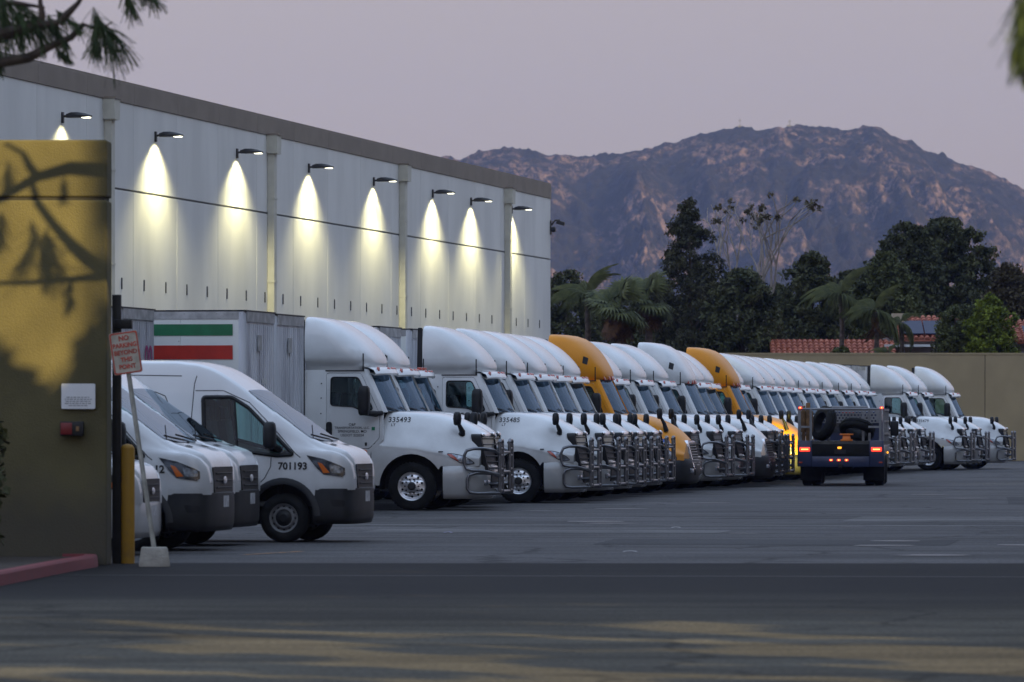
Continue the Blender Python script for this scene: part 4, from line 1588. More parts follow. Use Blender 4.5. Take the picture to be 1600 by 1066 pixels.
for i, (k, off, lab) in slots.items():
    if k == 'w':
        t = TW if not usedw else copy_tree(TW); usedw = True
    else:
        t = TGREY if not usedg else copy_tree(TGREY); usedg = True
    f = (fo_of[i] if i in fo_of else 0) + (NOSE + off * 0.3 if i in fo_of else off - 0.4)
    t.location = R0 + D * (3.66 * i) + E_ * f
    t.rotation_euler = (0, 0, ROT)
    t['label'] = lab
    t['group'] = 'box trailers backed up to the docks'
    if i == -5:
        striped = t
    if i == -6:
        greyone = t
# stripes and writing on the near trailers
for z0, z1, mm_ in ((3.50, 3.72, 'stripe_green'), (3.04, 3.31, 'stripe_red')):
    mb = MB()
    mb.box(-3.6, -0.22, -1.2925, -1.2895, z0, z1)
    mb.build('stripe', M[mm_], striped, smooth=False)
text_mb('00', 0.42, lambda u, v: (0.052, 0.75 + u, 3.05 + v), 1.0, 0.02).build('nose_number', M['magenta'], greyone, smooth=False, fix=False)
text_mb('381080', 0.11, lambda u, v: (0.052, 0.3 + u, 2.62 + v), 1.0, 0.01).build('nose_number', M['trailerwhite'], striped, smooth=False, fix=False)
M['platewhite'] = mat('number_plate_white', (0.45, 0.46, 0.48), 0.5, vary=0.2, vscale=12)
# ------------------------------------------------------------------ delivery vans
SIDE_GLASS = rounded([(-1.26, 2.20), (-0.82, 2.20), (-0.56, 2.04), (0.16, 1.335), (-0.1, 1.32), (-0.55, 1.38), (-1.22, 1.56)], 0.05, 4)
FRONT_GLASS = rounded([(-0.60, -0.74), (-0.60, 0.74), (0.40, 0.86), (0.50, 0.6), (0.53, 0), (0.50, -0.6), (0.40, -0.86)], 0.06, 3)


def make_van(fancy=False):
    """+x forward, origin under the front axle"""
    t = thing('delivery_van', 'van', 'van')
    P = M['vanwhite']
    rt = [(-4.72, 2.55), (-4.60, 2.68), (-4.2, 2.75), (-2.0, 2.77), (-1.5, 2.75), (-1.15, 2.66), (-0.77, 2.44), (-0.45, 2.20), (0.0, 1.88), (0.50, 1.545), (0.62, 1.50), (0.85, 1.43), (1.05, 1.33), (1.16, 1.20), (1.19, 1.08)]
    wd = [(-4.72, 0.80, 0.97), (-4.2, 0.86, 1.02), (-1.3, 0.85, 1.03), (-0.45, 0.86, 1.03), (0.1, 0.90, 1.02), (0.50, 0.88, 1.0), (0.85, 0.80, 0.97), (1.05, 0.70, 0.90), (1.16, 0.60, 0.80), (1.19, .56, 0.76)]
    xs_ = sorted(set([-4.72, -4.66, -4.55, -4.2, -3.95, -3.75 - .49, -3.75 + .49, -3, -2.5, -2.0, -1.7, -1.4, -1.15, -0.95, -0.77, -0.62, -0.5,
                      -0.49, -0.47, -0.43, -0.36, -0.25, -0.12, 0, 0.12, 0.25, 0.36, 0.43, 0.47, 0.49, 0.5, 0.56, 0.64, 0.74, 0.85, 0.95, 1.05, 1.11, 1.16, 1.19]
                     + [-3.75 + q for q in (-0.49, -0.47, -0.43, -0.36, -0.25, -0.12, 0, 0.12, 0.25, 0.36, 0.43, 0.47, 0.49)]))
    xs_ = sorted(set(xs_ + [round(-1.40 + 0.05 * k, 3) for k in range(42)]))
    tops = cat_interp(xs_, [r[0] for r in rt], [[r[1]] for r in rt])
    wds = cat_interp(xs_, [r[0] for r in wd], [r[1:] for r in wd])
    RW = 0.375
    rings = []
    for x, (zt,), (ws_, wb) in zip(xs_, tops, wds):
        zb = 0.46
        for xc in (0, -3.75):
            if abs(x - xc) < 0.49:
                zb = max(zb, RW + math.sqrt(0.49**2 - (x - xc)**2) * 1.06)
        if x > 0.485: zb = max(0.80, 0.46)
        zbelt = min(1.36, zt - 0.10)
        zsh = zt - (0.10 if zt > 2 else 0.045)
        ctl = [(0, zt), (ws_ * 0.6, zt - 0.012), (ws_ * 0.93, zt - 0.035 if zt > 2 else zt - 0.02), (ws_ + 0.02, zsh - 0.05), (ws_ + (wb - ws_) * 0.55, zbelt + (zsh - zbelt) * 0.45), (wb - 0.005, zbelt - 0.02), (wb, max(0.95, zb + 0.06)), (wb - 0.01, zb)]
        half = spline2(ctl, 46)
        rings.append([(x, -p.x, max(p.y, zb)) for p in reversed(half)] + [(x, p.x, max(p.y, zb)) for p in half[1:]])
    body = MB()
    body.loft(rings)
    body.add(rings[0], [tuple(range(len(rings[0])))[::-1]])
    body.add(rings[-1], [tuple(range(len(rings[-1])))])
    bv = body.bvh()
    # openings for the glass
    def inside(p, poly):
        c = False
        for i in range(len(poly)):
            (x1_, y1_), (x2_, y2_) = poly[i - 1], poly[i]
            if (y1_ > p[1]) != (y2_ > p[1]) and p[0] < (x2_ - x1_) * (p[1] - y1_) / (y2_ - y1_) + x1_:
                c = not c
        return c
    keep = []
    for f_ in body.f:
        c_ = sum((Vector(body.v[i]) for i in f_), Vector()) / len(f_)
        if abs(c_.y) > 0.80 and c_.z < 2.25 and inside((c_.x, c_.z), SIDE_GLASS): continue
        if abs(c_.y) < 0.84 and c_.z > 1.5 and inside((c_.x, c_.y), FRONT_GLASS): continue
        keep.append(f_)
    shell = MB(); shell.v = body.v; shell.f = keep
    b = shell.build('body', P, t, angle=60, fix=False)
    # what shows through the glass
    mb = MB()
    mb.box(-1.52, -1.48, -0.84, 0.84, 0.55, 2.4)
    mb.box(-1.5, 0.2, -0.94, 0.94, 0.55, 0.62)
    mb.loft([[(-0.12, -0.9, 1.30), (-0.12, 0.9, 1.30)], [(0.10, -0.92, 1.38), (0.10, 0.92, 1.38)], [(0.52, -0.8, 1.46), (0.52, 0.8, 1.46)]])
    mb.loft([[(-0.12, -0.9, 1.30), (-0.12, 0.9, 1.30)], [(-0.10, -0.9, 0.62), (-0.10, 0.9, 0.62)]])
    for s in (-1, 1):
        mb.box(-1.15, -0.65, s * 0.48 - 0.24, s * 0.48 + 0.24, 0.9, 1.1)
        mb.obox((-1.2, s * 0.48, 1.45), (0.06, 0, 0.01), (0, 0.23, 0), (-0.06, 0, 0.40))
        mb.obox((-1.27, s * 0.48, 1.96), (0.04, 0, 0), (0, 0.13, 0), (-0.01, 0, 0.10))
    mb.tube([(-0.30 + 0.05 * math.sin(a), 0.48 + 0.19 * math.cos(a), 1.42 + 0.18 * math.sin(a)) for a in np.linspace(0, 2 * math.pi, 15)[:-1]], 0.015, 6, closed=True)
    mb.build('cabin_interior', M['interior'], t, bevel=0.02)
    b.data.polygons.foreach_set('use_smooth', [True] * len(b.data.polygons))
    # windscreen
    ol = FRONT_GLASS
    mb = patch(bv, ol, lambda a, c: (a, c, 5), (0, 0, -1), 0.010, 8)
    ws = mb.build('windscreen', M['vanscreen'], t, angle=60)
    for y0 in (-0.62, 0.05):
        pts = []
        for a, c in ((0.52, y0 + 0.45), (0.45, y0 + 0.15), (0.38, y0 - 0.18)):
            hit = bv.ray_cast(Vector((a, c, 5)), Vector((0, 0, -1)))[0]
            pts.append(hit + Vector((0.01, 0, 0.035)))
        mb = MB()
        mb.tube(pts, 0.014, 5)
        mb.build('wiper', M['black'], ws)
    # cowl vents on the bonnet
    for s in (-1, 1):
        mb = patch(bv, rounded([(0.62, s * 0.30), (0.70, s * 0.32), (0.70, s * 0.62), (0.62, s * 0.58)], 0.02, 2), lambda a, c: (a, c, 5), (0, 0, -1), 0.008, 2)
        mb.build('bonnet_vent', M['black'], t)
    for s in (-1, 1):
        # side glass
        ol = SIDE_GLASS
        mb = patch(bv, ol, lambda a, c: (a, s * 3, c), (0, -s, 0), 0.009, 6)
        wn = mb.build('side_window', M['vanglass'], t, angle=60)
        ring = []
        for p in ol:
            hit = bv.ray_cast(Vector((p[0], s * 3, p[1])), Vector((0, -s, 0)))[0] or bv.find_nearest(Vector((p[0], s, p[1])))[0]
            ring.append(hit + Vector((0, s * 0.008, 0)))
        mb = MB()
        mb.tube(ring, 0.034, 6, closed=True)
        mb.build('window_seal', M['black'], wn)
        mb = MB()
        ln = []
        for z in np.linspace(1.42, 2.17, 6):
            x = -0.78 + (2.17 - z) * 0.10
            hit = bv.ray_cast(Vector((x, s * 3, z)), Vector((0, -s, 0)))[0]
            ln.append(hit + Vector((0, s * 0.014, 0)))
        mb.tube(ln, 0.02, 5)
        mb.build('window_divider', M['black'], wn)
        # panel seams
        def seam(pts, r=0.007, name='body_seam'):
            q = []
            for (x0, z0), (x1, z1) in zip(pts[:-1], pts[1:]):
                for k in range(6):
                    x, z = x0 + (x1 - x0) * k / 6, z0 + (z1 - z0) * k / 6
                    hit = bv.ray_cast(Vector((x, s * 3, z)), Vector((0, -s, 0)))[0]
                    if hit: q.append(hit + Vector((0, s * 0.001, 0)))
            mb = MB()
            mb.tube(q, r, 4)
            mb.build(name, M['seam'], t)
        seam([(-1.46, 0.55), (-1.46, 1.5), (-1.40, 2.40), (-1.36, 2.55)])
        seam([(-1.38, 2.30), (-0.95, 2.30), (-0.55, 2.12), (-0.15, 1.72), (0.20, 1.34), (0.28, 1.28)])
        seam([(-0.18, 1.31), (-0.19, 1.15), (-0.28, 0.98), (-0.36, 0.9)])
        seam([(-4.4, 2.52), (-2.5, 2.54), (-1.42, 2.52)])
        seam([(-4.0, 2.28), (-2.0, 2.28), (-1.85, 2.22), (-1.80, 2.1)])
        seam([(-2.05, 2.28), (-2.05, 1.4), (-2.05, 0.6)])
        seam([(-3.2, 0.7), (-3.2, 2.28)])
        # mirror
        mb = MB()
        rings = []
        for z, k in ((1.42, 0.6), (1.46, 0.95), (1.58, 1.0), (1.72, 0.98), (1.80, 0.85), (1.83, 0.5)):
            rings.append([(-0.16 + 0.10 * k * math.cos(a), s * 1.22 + 0.125 * k * math.copysign(abs(math.sin(a))**0.7, math.sin(a)), z) for a in np.linspace(0, 2 * math.pi, 15)[:-1]])
        mb.loft(rings, wrap=True, caps=True)
        mr_ = mb.build('mirror', M['black'], t, angle=50)
        mb = MB()
        mb.tube([(-0.05, s * 0.98, 1.40), (-0.10, s * 1.12, 1.45), (-0.16, s * 1.2, 1.5)], 0.05, 6)
        mb.build('mirror_arm', M['black'], mr_)
        # headlight
        ol = [(0.36, 1.325), (0.62, 1.27), (0.98, 1.13), (0.985, 1.03), (0.90, 1.0), (0.62, 1.035), (0.50, 1.15)]
        mb = patch(bv, ol, lambda a, c: (a, s * 3, c), (0, -s, 0), 0.012, 4)
        hl = mb.build('headlight', M['lampdark'], t)
        mb = patch(bv, [(0.53, 1.22), (0.60, 1.20), (0.72, 1.06), (0.62, 1.055)], lambda a, c: (a, s * 3, c), (0, -s, 0), 0.018, 1)
        mb.build('turn_lens', M['amber'], hl)
        mb = patch(bv, rounded([(0.70, 1.20), (0.93, 1.135), (0.94, 1.055), (0.74, 1.05)], 0.05, 4), lambda a, c: (a, s * 3, c), (0, -s, 0), 0.018, 2)
        mb.build('reflector', M['lamp'], hl)
        # wheel arch trim
        for xc in (0, -3.75):
            mb = MB()
            rr = []
            for a in np.linspace(0.06, math.pi - 0.06, 18):
                ca, sa = math.cos(a), math.sin(a)
                row = []
                for rad, dy in ((0.485, -0.05), (0.482, 0.03), (0.53, 0.036), (0.575, 0.008)):
                    x, z = xc + rad * ca, RW + rad * 1.06 * sa
                    hit = bv.ray_cast(Vector((x, s * 3, max(z, 0.99 if rad < .5 and sa > .9 else z))), Vector((0, -s, 0)))[0]
                    y = abs(hit.y) if hit else 1.0
                    row.append((x, s * (y + dy), z))
                rr.append(row)
            mb.loft(rr)
            mb.build('arch_trim', M['dgrey'], t, angle=60)
        for xc in (0, -3.75):
            mb = MB()
            rr = [[(xc + 0.50 * math.cos(a), s * y, RW + 0.52 * math.sin(a)) for a in np.linspace(-0.2, math.pi + 0.2, 14)] for y in (0.55, 0.98)]
            mb.loft(rr)
            mb.add(rr[0], [tuple(range(14))])
            mb.build('wheel_arch_liner', M['black'], t)
        mb = MB()
        mb.box(-3.2, -0.52, min(s * 0.93, s * 1.03), max(s * 0.93, s * 1.03), 0.33, 0.50)
        mb.build('sill', M['dgrey'], t, bevel=0.02)
    # lower bumper
    plan = [(0.45, 0.985), (0.70, 0.985), (0.95, 0.94), (1.12, 0.82), (1.22, 0.58), (1.27, 0.3), (1.28, 0)]
    prof = [(0.10, 0.85), (0.0, 0.82), (-0.012, 0.66), (-0.01, 0.52), (0.0, 0.38), (0.06, 0.29), (0.2, 0.28)]
    sw = sweep_plan(plan, prof)
    bmp = sw.build('bumper', M['dgrey'], t, angle=60)
    bb = sw.bvh()
    for s in (-1, 1):
        mb = patch(bb, rounded([(0.72, 0.66), (0.98, 0.64), (0.98, 0.55), (0.76, 0.55)], 0.03, 3), lambda a, c: (a, s * 3, c), (0, -s, 0), 0.006, 2)
        mb.build('fog_recess', M['black'], bmp)
    # grille and plate
    gf = lambda a, c: (1.245 + 0.06 * (1.15 - c) - 0.05 * (a / 0.6)**2, a, c)
    mb = MB()
    mb.plate(rounded([(-0.60, 1.19), (0.60, 1.19), (0.54, 0.80), (-0.54, 0.80)], 0.05, 3), [], gf, (-0.14, 0, 0))
    gr = mb.build('grille', M['black'], t, angle=30)
    mb = MB()
    for z in (0.90, 1.0, 1.10):
        mb.tube([(gf(a, z)[0] + 0.012, a, z) for a in np.linspace(-0.46, 0.46, 9)], 0.012, 5)
    mb.build('grille_bar', M['dgrey'], gr)
    mb = MB()
    mb.lathe([(0.0, -0.02), (0.055, -0.015), (0.068, 0.0)], 16)
    o2 = MB(); o2.v = [(1.26 - y, x * 1.6, 1.0 + z * .8) for x, y, z in mb.v]; o2.f = mb.f
    o2.build('grille_badge', M['alloy'], gr)
    mb = MB()
    mb.box(1.272, 1.292, -0.16, 0.16, 0.62, 0.78)
    mb.build('number_plate', M['platewhite'], bmp, smooth=False)
    # rear door faces etc. are never seen; wheels
    first = None
    for x, s in ((0, -1), (0, 1), (-3.75, -1), (-3.75, 1)):
        w = empty('wheel', (x, s * 0.87, RW), 0 if s < 0 else math.pi, t)
        mb = MB()
        h = 0.118
        mb.lathe([(0.215, -h + 0.02), (0.235, -h), (0.29, -h - 0.008), (0.345, -h + 0.015), (0.372, -h + 0.045), (0.375, 0), (0.372, h - 0.045), (0.34, h), (0.22, h)], 40)
        mb.build('tyre', M['rubber'], w, angle=50)
        mb = MB()
        mb.lathe([(0.222, -h + 0.022), (0.218, -h + 0.005), (0.205, -h + 0.012), (0.185, -h + 0.05), (0.165, -h + 0.045), (0.15, -h + 0.015), (0.135, -h + 0.012), (0.125, -h + 0.03), (0.1, -h + 0.035)], 40)
        mb.build('rim', M['wheelsteel'] if not fancy else M['chrome'], w, angle=40)
        mb = MB()
        mb.lathe([(0.125, -h + 0.03), (0.08, -h + 0.018), (0.06, -h - 0.005), (0.0, -h - 0.01)], 20)
        mb.build('hub_cap', M['black'], w, angle=40)
        mb = MB()
        for k in range(12):
            a = 2 * math.pi * k / 12
            ca, sa = math.cos(a), math.sin(a)
            mb.obox((0.176 * ca, -h + 0.046, 0.176 * sa), (0.012 * ca, 0, 0.012 * sa), (0, 0.004, 0), (-0.02 * sa, 0, 0.02 * ca))
        mb.build('wheel_slots', M['ink'], w, smooth=False)
    mb = MB()
    mb.box(-4.6, 1.0, -0.7, 0.7, 0.30, 0.55)
    mb.build('underbody', M['chassis'], t, smooth=False)
    mb = MB()
    mb.tube([(0.42, -0.80, 1.58), (0.40, -0.80, 1.78)], 0.008, 5)
    mb.build('aerial', M['black'], t)
    fx = lambda x: x if x < 0.9 else 0.9 + (x - 0.9) * 0.5
    for o in list(t.children):
        if o.type == 'MESH':
            for q_ in [o] + list(o.children):
                for v in q_.data.vertices:
                    v.co.x = fx(v.co.x)
    return t, bv




def van_number(t, bv, txt, cx):
    def fn(u, v):
        hit = bv.ray_cast(Vector((cx + u, -3, 1.155 + v)), Vector((0, 1, 0)))[0]
        return (hit or Vector((cx + u, -1, 1.155 + v))) + Vector((0, -0.006, 0))
    text_mb(txt, 0.105, fn, 1.0, 0.035).build('door_number', M['ink'], t, smooth=False, fix=False)


van, vbv = make_van()
VG = 'white delivery vans parked by the gate wall'
# near front wheel of the far van stands at this spot; the others are one bay nearer each
V0 = Vector((-3.43, 86.0, 0)) + D * 0.87
vans = [(0, 0.0, 'white delivery van numbered 701193, farthest of the vans, its whole side showing'),
        (-1, -1.10, 'white van mostly hidden behind another van, between the two numbered vans'),
        (-2, -0.78, 'white delivery van with number ending 12 and a grey bumper, second from the gate wall'),
        (-3, -0.95, 'white van with bright wheel, nearest the yellow bollard and leaning sign')]
vobj = []
for k, (slot, fo, lab) in enumerate(vans):
    t = van if k == 0 else copy_tree(van)
    t.location = V0 + D * (3.05 * slot) + E_ * fo
    t.rotation_euler = (0, 0, ROT + R((0, 0.5, -0.3, 1.2)[k]))
    t['label'] = lab
    t['group'] = VG
    vobj.append(t)
van_number(vobj[0], vbv, '701193', 0.15)
van_number(vobj[2], vbv, '701212', 0.22)
vobj[3].scale = (0.88, 0.88, 0.88)
for o in kids(vobj[3]):
    if o.name.startswith('wheel.') or o.name == 'wheel':
        for c in kids(o):
            if c.name.startswith('rim'):
                c.data = c.data.copy()
                c.data.materials[0] = M['alloy']
    if o.name.startswith('bumper'):
        o.data = o.data.copy()
        o.data.materials[0] = M['vanwhite']

# ------------------------------------------------------------------ flatbed service truck, seen from behind
M['navy'] = mat('navy_paint', (0.018, 0.028, 0.075), 0.4, coat=0.4, vary=0.15)
M['railpaint'] = mat('galvanised_rail', (0.22, 0.22, 0.23), 0.5, 0.4, vary=0.2)
M['deckwood'] = mat('deck_steel', (0.06, 0.055, 0.05), 0.7, vary=0.3)
M['timber'] = mat('timber', (0.20, 0.11, 0.045), 0.8, vary=0.3, vscale=8)
M['orange'] = mat('orange_plastic', (0.65, 0.16, 0.01), 0.5, vary=0.1)
M['taillit'] = emit('lit_tail_lamp', (1.0, 0.05, 0.03), 1.1, (0.4, 0.03, 0.02))
M['tailamb'] = emit('lit_tail_core', (1.0, 0.28, 0.06), 3.5, (0.6, 0.2, 0.02))
M['beacon'] = emit('amber_beacon', (1.0, 0.38, 0.03), 1.2, (0.6, 0.25, 0.02))
tow = thing('flatbed_truck', 'dark blue flatbed service truck seen from behind with lit tail lamps and spare tyres', 'flatbed truck', (9.36, 162.0, 0), R(90 - 6.0))
# local: +x away from the camera (heading), +y left; rear end at x = 0
mb = MB()
for s in (-1, 1):
    mb.box(0.0, 7.4, s * 0.42 - 0.05, s * 0.42 + 0.05, 0.66, 0.95)
mb.box(0.6, 7.0, -0.3, 0.3, 0.5, 0.8)
mb.box(1.55, 1.8, -0.9, 0.9, 0.38, 0.6)
mb.build('chassis_frame', M['chassis'], tow, smooth=False)
mb = MB()
mb.box(0.0, 4.6, -1.22, 1.22, 1.18, 1.27)
for y in np.linspace(-1.1, 1.1, 12):
    mb.box(0.0, 4.6, y - 0.08, y + 0.08, 1.271, 1.285)
mb.build('deck', M['deckwood'], tow, smooth=False)
for s in (-1, 1):
    mb = MB()
    mb.box(-0.02, 4.4, min(s * 1.22, s * 0.80), max(s * 1.22, s * 0.80), 0.88, 1.18)
    mb.build('tool_box', M['navy'], tow, bevel=0.015)
    mb = MB()
    mb.box(-0.05, 0.0, min(s * 1.23, s * 0.82), max(s * 1.23, s * 0.82), 0.56, 1.30)
    pn = mb.build('corner_panel', M['navy'], tow, bevel=0.015)
    mb = MB()
    mb.box(-0.085, -0.05, s * 1.02 - 0.15, s * 1.02 + 0.15, 0.99, 1.11)
    tl = mb.build('tail_lamp', M['taillit'], tow, bevel=0.012)
    mb = MB()
    mb.box(-0.092, -0.086, s * 1.02 - 0.10, s * 1.02 + 0.10, 1.035, 1.065)
    mb.build('lamp_core', M['tailamb'], tl, smooth=False)
    mb = MB()
    mb.box(-0.07, -0.05, s * 1.14 - 0.05, s * 1.14 + 0.05, 0.66, 0.70)
    mb.build('reflector', M['redlens'], tow, smooth=False)
mb = MB()
mb.box(-0.03, 0.05, -0.82, 0.82, 0.86, 1.20)
tb = mb.build('tail_board', M['chassis'], tow, bevel=0.01)
mb = MB()
mb.box(-0.09, 0.06, -0.82, 0.82, 0.55, 0.85)
bm_ = mb.build('rear_bumper', M['navy'], tow, bevel=0.02)
for y in (-0.22, 0.0, 0.22):
    mb = MB()
    mb.obox((-0.10, y + 0.05, 0.745), (0.012, 0, 0), (0, 0.05, 0), (0, 0, 0.028))
    mb.build('stop_lamp', M['taillit'], bm_, bevel=0.01)
    mb = MB()
    mb.obox((-0.114, y + 0.05, 0.745), (0.003, 0, 0), (0, 0.02, 0), (0, 0, 0.015))
    mb.build('stop_lamp_core', M['tailamb'], bm_, smooth=False)
mb = MB()
mb.box(-0.05, -0.03, -0.14, 0.18, 0.92, 1.05)
mb.build('number_plate', M['dgrey'], tb, smooth=False)
mb = MB()
mb.obox((-0.06, 0.03, 1.095), (0.03, 0, 0), (0, 0.055, 0), (0, 0, 0.03))
mb.build('plate_lamp', M['beacon'], tb, bevel=0.01)
mb = MB()
mb.tube([(-0.08, 0.0, 0.60), (-0.25, 0, 0.58), (-0.28, 0, 0.52)], 0.06, 6)
mb.build('tow_hook', M['chassis'], tow)
# wheels: two pairs at the back, singles in front
for x, s, w in ((1.65, -1, 0.54), (1.65, 1, 0.54), (6.3, -1, 0.28), (6.3, 1, 0.28)):
    mb = MB()
    h = w / 2
    prof = [(0.0, -h + 0.1), (0.26, -h + 0.08), (0.29, -h), (0.40, -h - 0.005), (0.445, -h + 0.04), (0.45, -0.02 if w > .4 else 0), (0.40 if w > .4 else 0.45, -0.018 if w > .4 else 0.001), (0.40 if w > .4 else 0.45, 0.018 if w > .4 else 0.002), (0.45, 0.02 if w > .4 else 0.003), (0.445, h - 0.04), (0.40, h), (0.29, h), (0.26, h - 0.08), (0, h - 0.1)]
    mb.lathe(prof, 32, (0, 0, 0))
    wo = mb.build('wheel', M['rubber'], tow, angle=50)
    wo.location = (x, s * (0.90 if w > .4 else 0.92), 0.45)
for s in (-1, 1):       # mud flaps
    mb = MB()
    mb.box(1.02, 1.04, s * 0.9 - 0.3, s * 0.9 + 0.3, 0.16, 0.72)
    mb.build('mud_flap', M['rubber'], tow, smooth=False)
# cab
mb = MB()
ring = lambda x, zs, w: [(x, -w, 0.7), (x, -w, zs * 0.62 + .5), (x, -w + .08, zs - .04), (x, -w + .2, zs), (x, w - .2, zs), (x, w - .08, zs - .04), (x, w, zs * 0.62 + .5), (x, w, .7)]
mb.loft([ring(4.75, 2.12, 1.0), ring(4.85, 2.18, 1.02), ring(5.6, 2.2, 1.02), ring(6.1, 2.1, 1.02), ring(6.75, 1.55, 1.02), ring(7.8, 1.42, 1.0), ring(7.95, 1.2, .96)], wrap=True, caps=True)
cabt = mb.build('cab', M['navy'], tow, angle=40)
mb = MB()
mb.plate(rounded([(-0.62, 1.52), (0.62, 1.52), (0.55, 2.0), (-0.55, 2.0)], 0.06, 3), [], lambda a, c: (4.735, a, c), (0.02, 0, 0))
mb.build('rear_window', M['wglass2'] if 'wglass2' in M else M['lampdark'], cabt, smooth=False)
mb = MB()
mb.box(4.70, 4.74, -0.22, 0.22, 2.06, 2.12)
mb.build('high_stop_lamp', M['redlens'], cabt, smooth=False)
mb = MB()
mb.box(5.2, 5.45, -0.55, 0.55, 2.2, 2.30)
mb.build('light_bar', M['railpaint'], cabt, bevel=0.03)
for s in (-1, 1):
    mb = MB()
    mb.box(6.0, 6.12, min(s * 1.18, s * 1.42), max(s * 1.18, s * 1.42), 1.42, 1.86)
    mi = mb.build('mirror', M['black'], tow, bevel=0.04)
    mb = MB()
    mb.tube([(6.15, s * 1.0, 1.55), (6.06, s * 1.2, 1.6)], 0.03, 6)
    mb.build('mirror_arm', M['black'], mi)
# perforated headboard behind the cab
mb = MB()
holes = []
for j in range(4):
    for i in range(17):
        y = -0.8 + 0.1 * i + (0.05 if j % 2 else 0)
        if abs(y) < 0.86:
            holes.append([(y + 0.032 * math.cos(a), 1.86 + 0.085 * j + 0.032 * math.sin(a)) for a in np.linspace(0, 2 * math.pi, 7)[:-1]])
mb.plate([(-0.92, 1.80), (0.92, 1.80), (0.92, 2.18), (-0.92, 2.18)], holes, lambda a, c: (4.55, a, c), (0.03, 0, 0))
mb.build('headboard_mesh', M['railpaint'], tow, smooth=False)
# rail frame: uprights, top rail and side ladders
mb = MB()
mb.tube([(0.2, -1.12, 2.20), (0.2, 1.18, 2.20)], 0.035, 6)
mb.build('top_rail', M['railpaint'], tow)
for y in (1.18, 0.86, 0.38, -0.60, -0.78, -1.12):
    mb = MB()
    x = 0.2 if abs(y) > 0.8 else 0.9
    mb.box(x - 0.035, x + 0.035, y - 0.035, y + 0.035, 1.28, 2.20 if abs(y) > .7 else 2.12)
    mb.build('upright', M['railpaint'], tow, smooth=False)
for s in (-1, 1):
    mb = MB()
    a, c = (0.86, 1.18) if s > 0 else (-1.12, -0.78)
    mb.box(0.17, 0.23, a, c, 1.66, 1.72)
    mb.build('cross_bar', M['railpaint'], tow, smooth=False)
    for k in range(9):
        mb = MB()
        x = 0.2 + 0.42 * k
        mb.box(x - 0.03, x + 0.03, s * 1.21 - 0.02, s * 1.21 + 0.02, 1.28, 2.18)
        mb.build('side_stake', M['railpaint'], tow, smooth=False)
    mb = MB()
    for z in (1.5, 1.85, 2.18):
        mb.box(0.2, 3.7, s * 1.21 - 0.025, s * 1.21 + 0.025, z - 0.03, z + 0.03)
    mb.build('side_rail', M['railpaint'], tow, smooth=False)
    mb = MB()
    mb.obox((0.15, s * 1.16, 2.235), (0.03, 0, 0), (0, 0.05, 0), (0, 0, 0.028))
    mb.build('marker_lamp', M['taillit'], tow, bevel=0.01)
    mb = MB()
    mb.obox((0.115, s * 1.16, 2.235), (0.005, 0, 0), (0, 0.018, 0), (0, 0, 0.013))
    mb.build('marker_core', M['tailamb'], tow, smooth=False)
# side work lamps that light the trucks alongside
for s, en in ((1, 30), (-1, 16)):
    mb = MB()
    mb.obox((6.7 if s > 0 else 2.2, s * (1.06 if s > 0 else 1.25), 0.95), (0.05, 0, 0), (0, 0.02, 0), (0, 0, 0.03))
    wl = mb.build('work_lamp', M['beacon'], tow, bevel=0.01)
    ld = bpy.data.lights.new('work_beam', 'SPOT')
    ld.energy = en * 20
    ld.color = (1.0, 0.85, 0.18)
    ld.spot_size = R(44)
    ld.spot_blend = 0.5
    ld.shadow_soft_size = 0.04
    lo = bpy.data.objects.new('work_beam', ld)
    COL.objects.link(lo)
    lo.parent = tow
    lo.location = (6.7 if s > 0 else 2.2, s * (1.12 if s > 0 else 1.30), 0.95)
    aim = Vector((0.97 if s > 0 else 1.2, s * (0.30 if s > 0 else 1.0), 0.05))
    lo.rotation_euler = (-aim).to_track_quat('Z', 'Y').to_euler()
# loads on the deck: things of their own
TWM = tow.rotation_euler.to_matrix()
on_deck = lambda x, y, z: tow.location + TWM @ Vector((x, y, z))


def loose_tyre(label, pos, tilt):
    mb = MB()
    mb.lathe([(0.29, -0.10), (0.31, -0.135), (0.40, -0.145), (0.47, -0.13), (0.505, -0.09), (0.505, -0.03), (0.49, -0.028), (0.49, 0.028), (0.505, 0.03), (0.505, 0.09), (0.47, 0.13), (0.40, 0.145), (0.31, 0.135), (0.29, 0.10), (0.27, 0.0), (0.29, -0.10)], 36)
    o = mb.build('spare_tyre', M['rubber'], None, angle=50)
    tag(o, label, 'tyre', 'spare tyres on the flatbed truck')
    o.location = pos
    o.rotation_euler = tilt
    return o


loose_tyre('black tyre standing upright on the flatbed, leaning left of the window', on_deck(0.75, 0.52, 1.79), (R(-16), 0, R(-62)))
loose_tyre('black tyre lying tilted on the flatbed, right of the cab window', on_deck(1.1, -0.42, 1.62), (R(60), 0, R(-25)))
mb = MB()
mb.box(-0.05, 0.05, -0.06, 0.06, 0, 0.95)
mb.box(-0.05, 0.05, 0.08, 0.17, 0, 0.88)
o = mb.build('timber_posts', M['timber'], None, bevel=0.01)
tag(o, 'brown timber post standing at the left rear rail of the flatbed', 'timber post')
o.location = on_deck(0.40, 0.95, 1.285); o.rotation_euler = (0, 0, R(84)); o.scale = (1, 1, 1.15)
o.name = 'timber_post'
mb = MB()
mb.box(-0.14, 0.14, -0.17, 0.17, 0.0, 0.05)
mb.loft([[(-0.10, -0.12, .05), (0.10, -0.12, .05), (0.10, 0.12, .05), (-0.10, 0.12, .05)], [(-0.06, -0.10, .17), (0.06, -0.10, .17), (0.06, 0.10, .17), (-0.06, 0.10, .17)]], wrap=True, caps=True)
mb.box(-0.1, 0.1, -0.19, 0.19, 0.17, 0.21)
o = mb.build('wheel_chock', M['orange'], None, bevel=0.01)
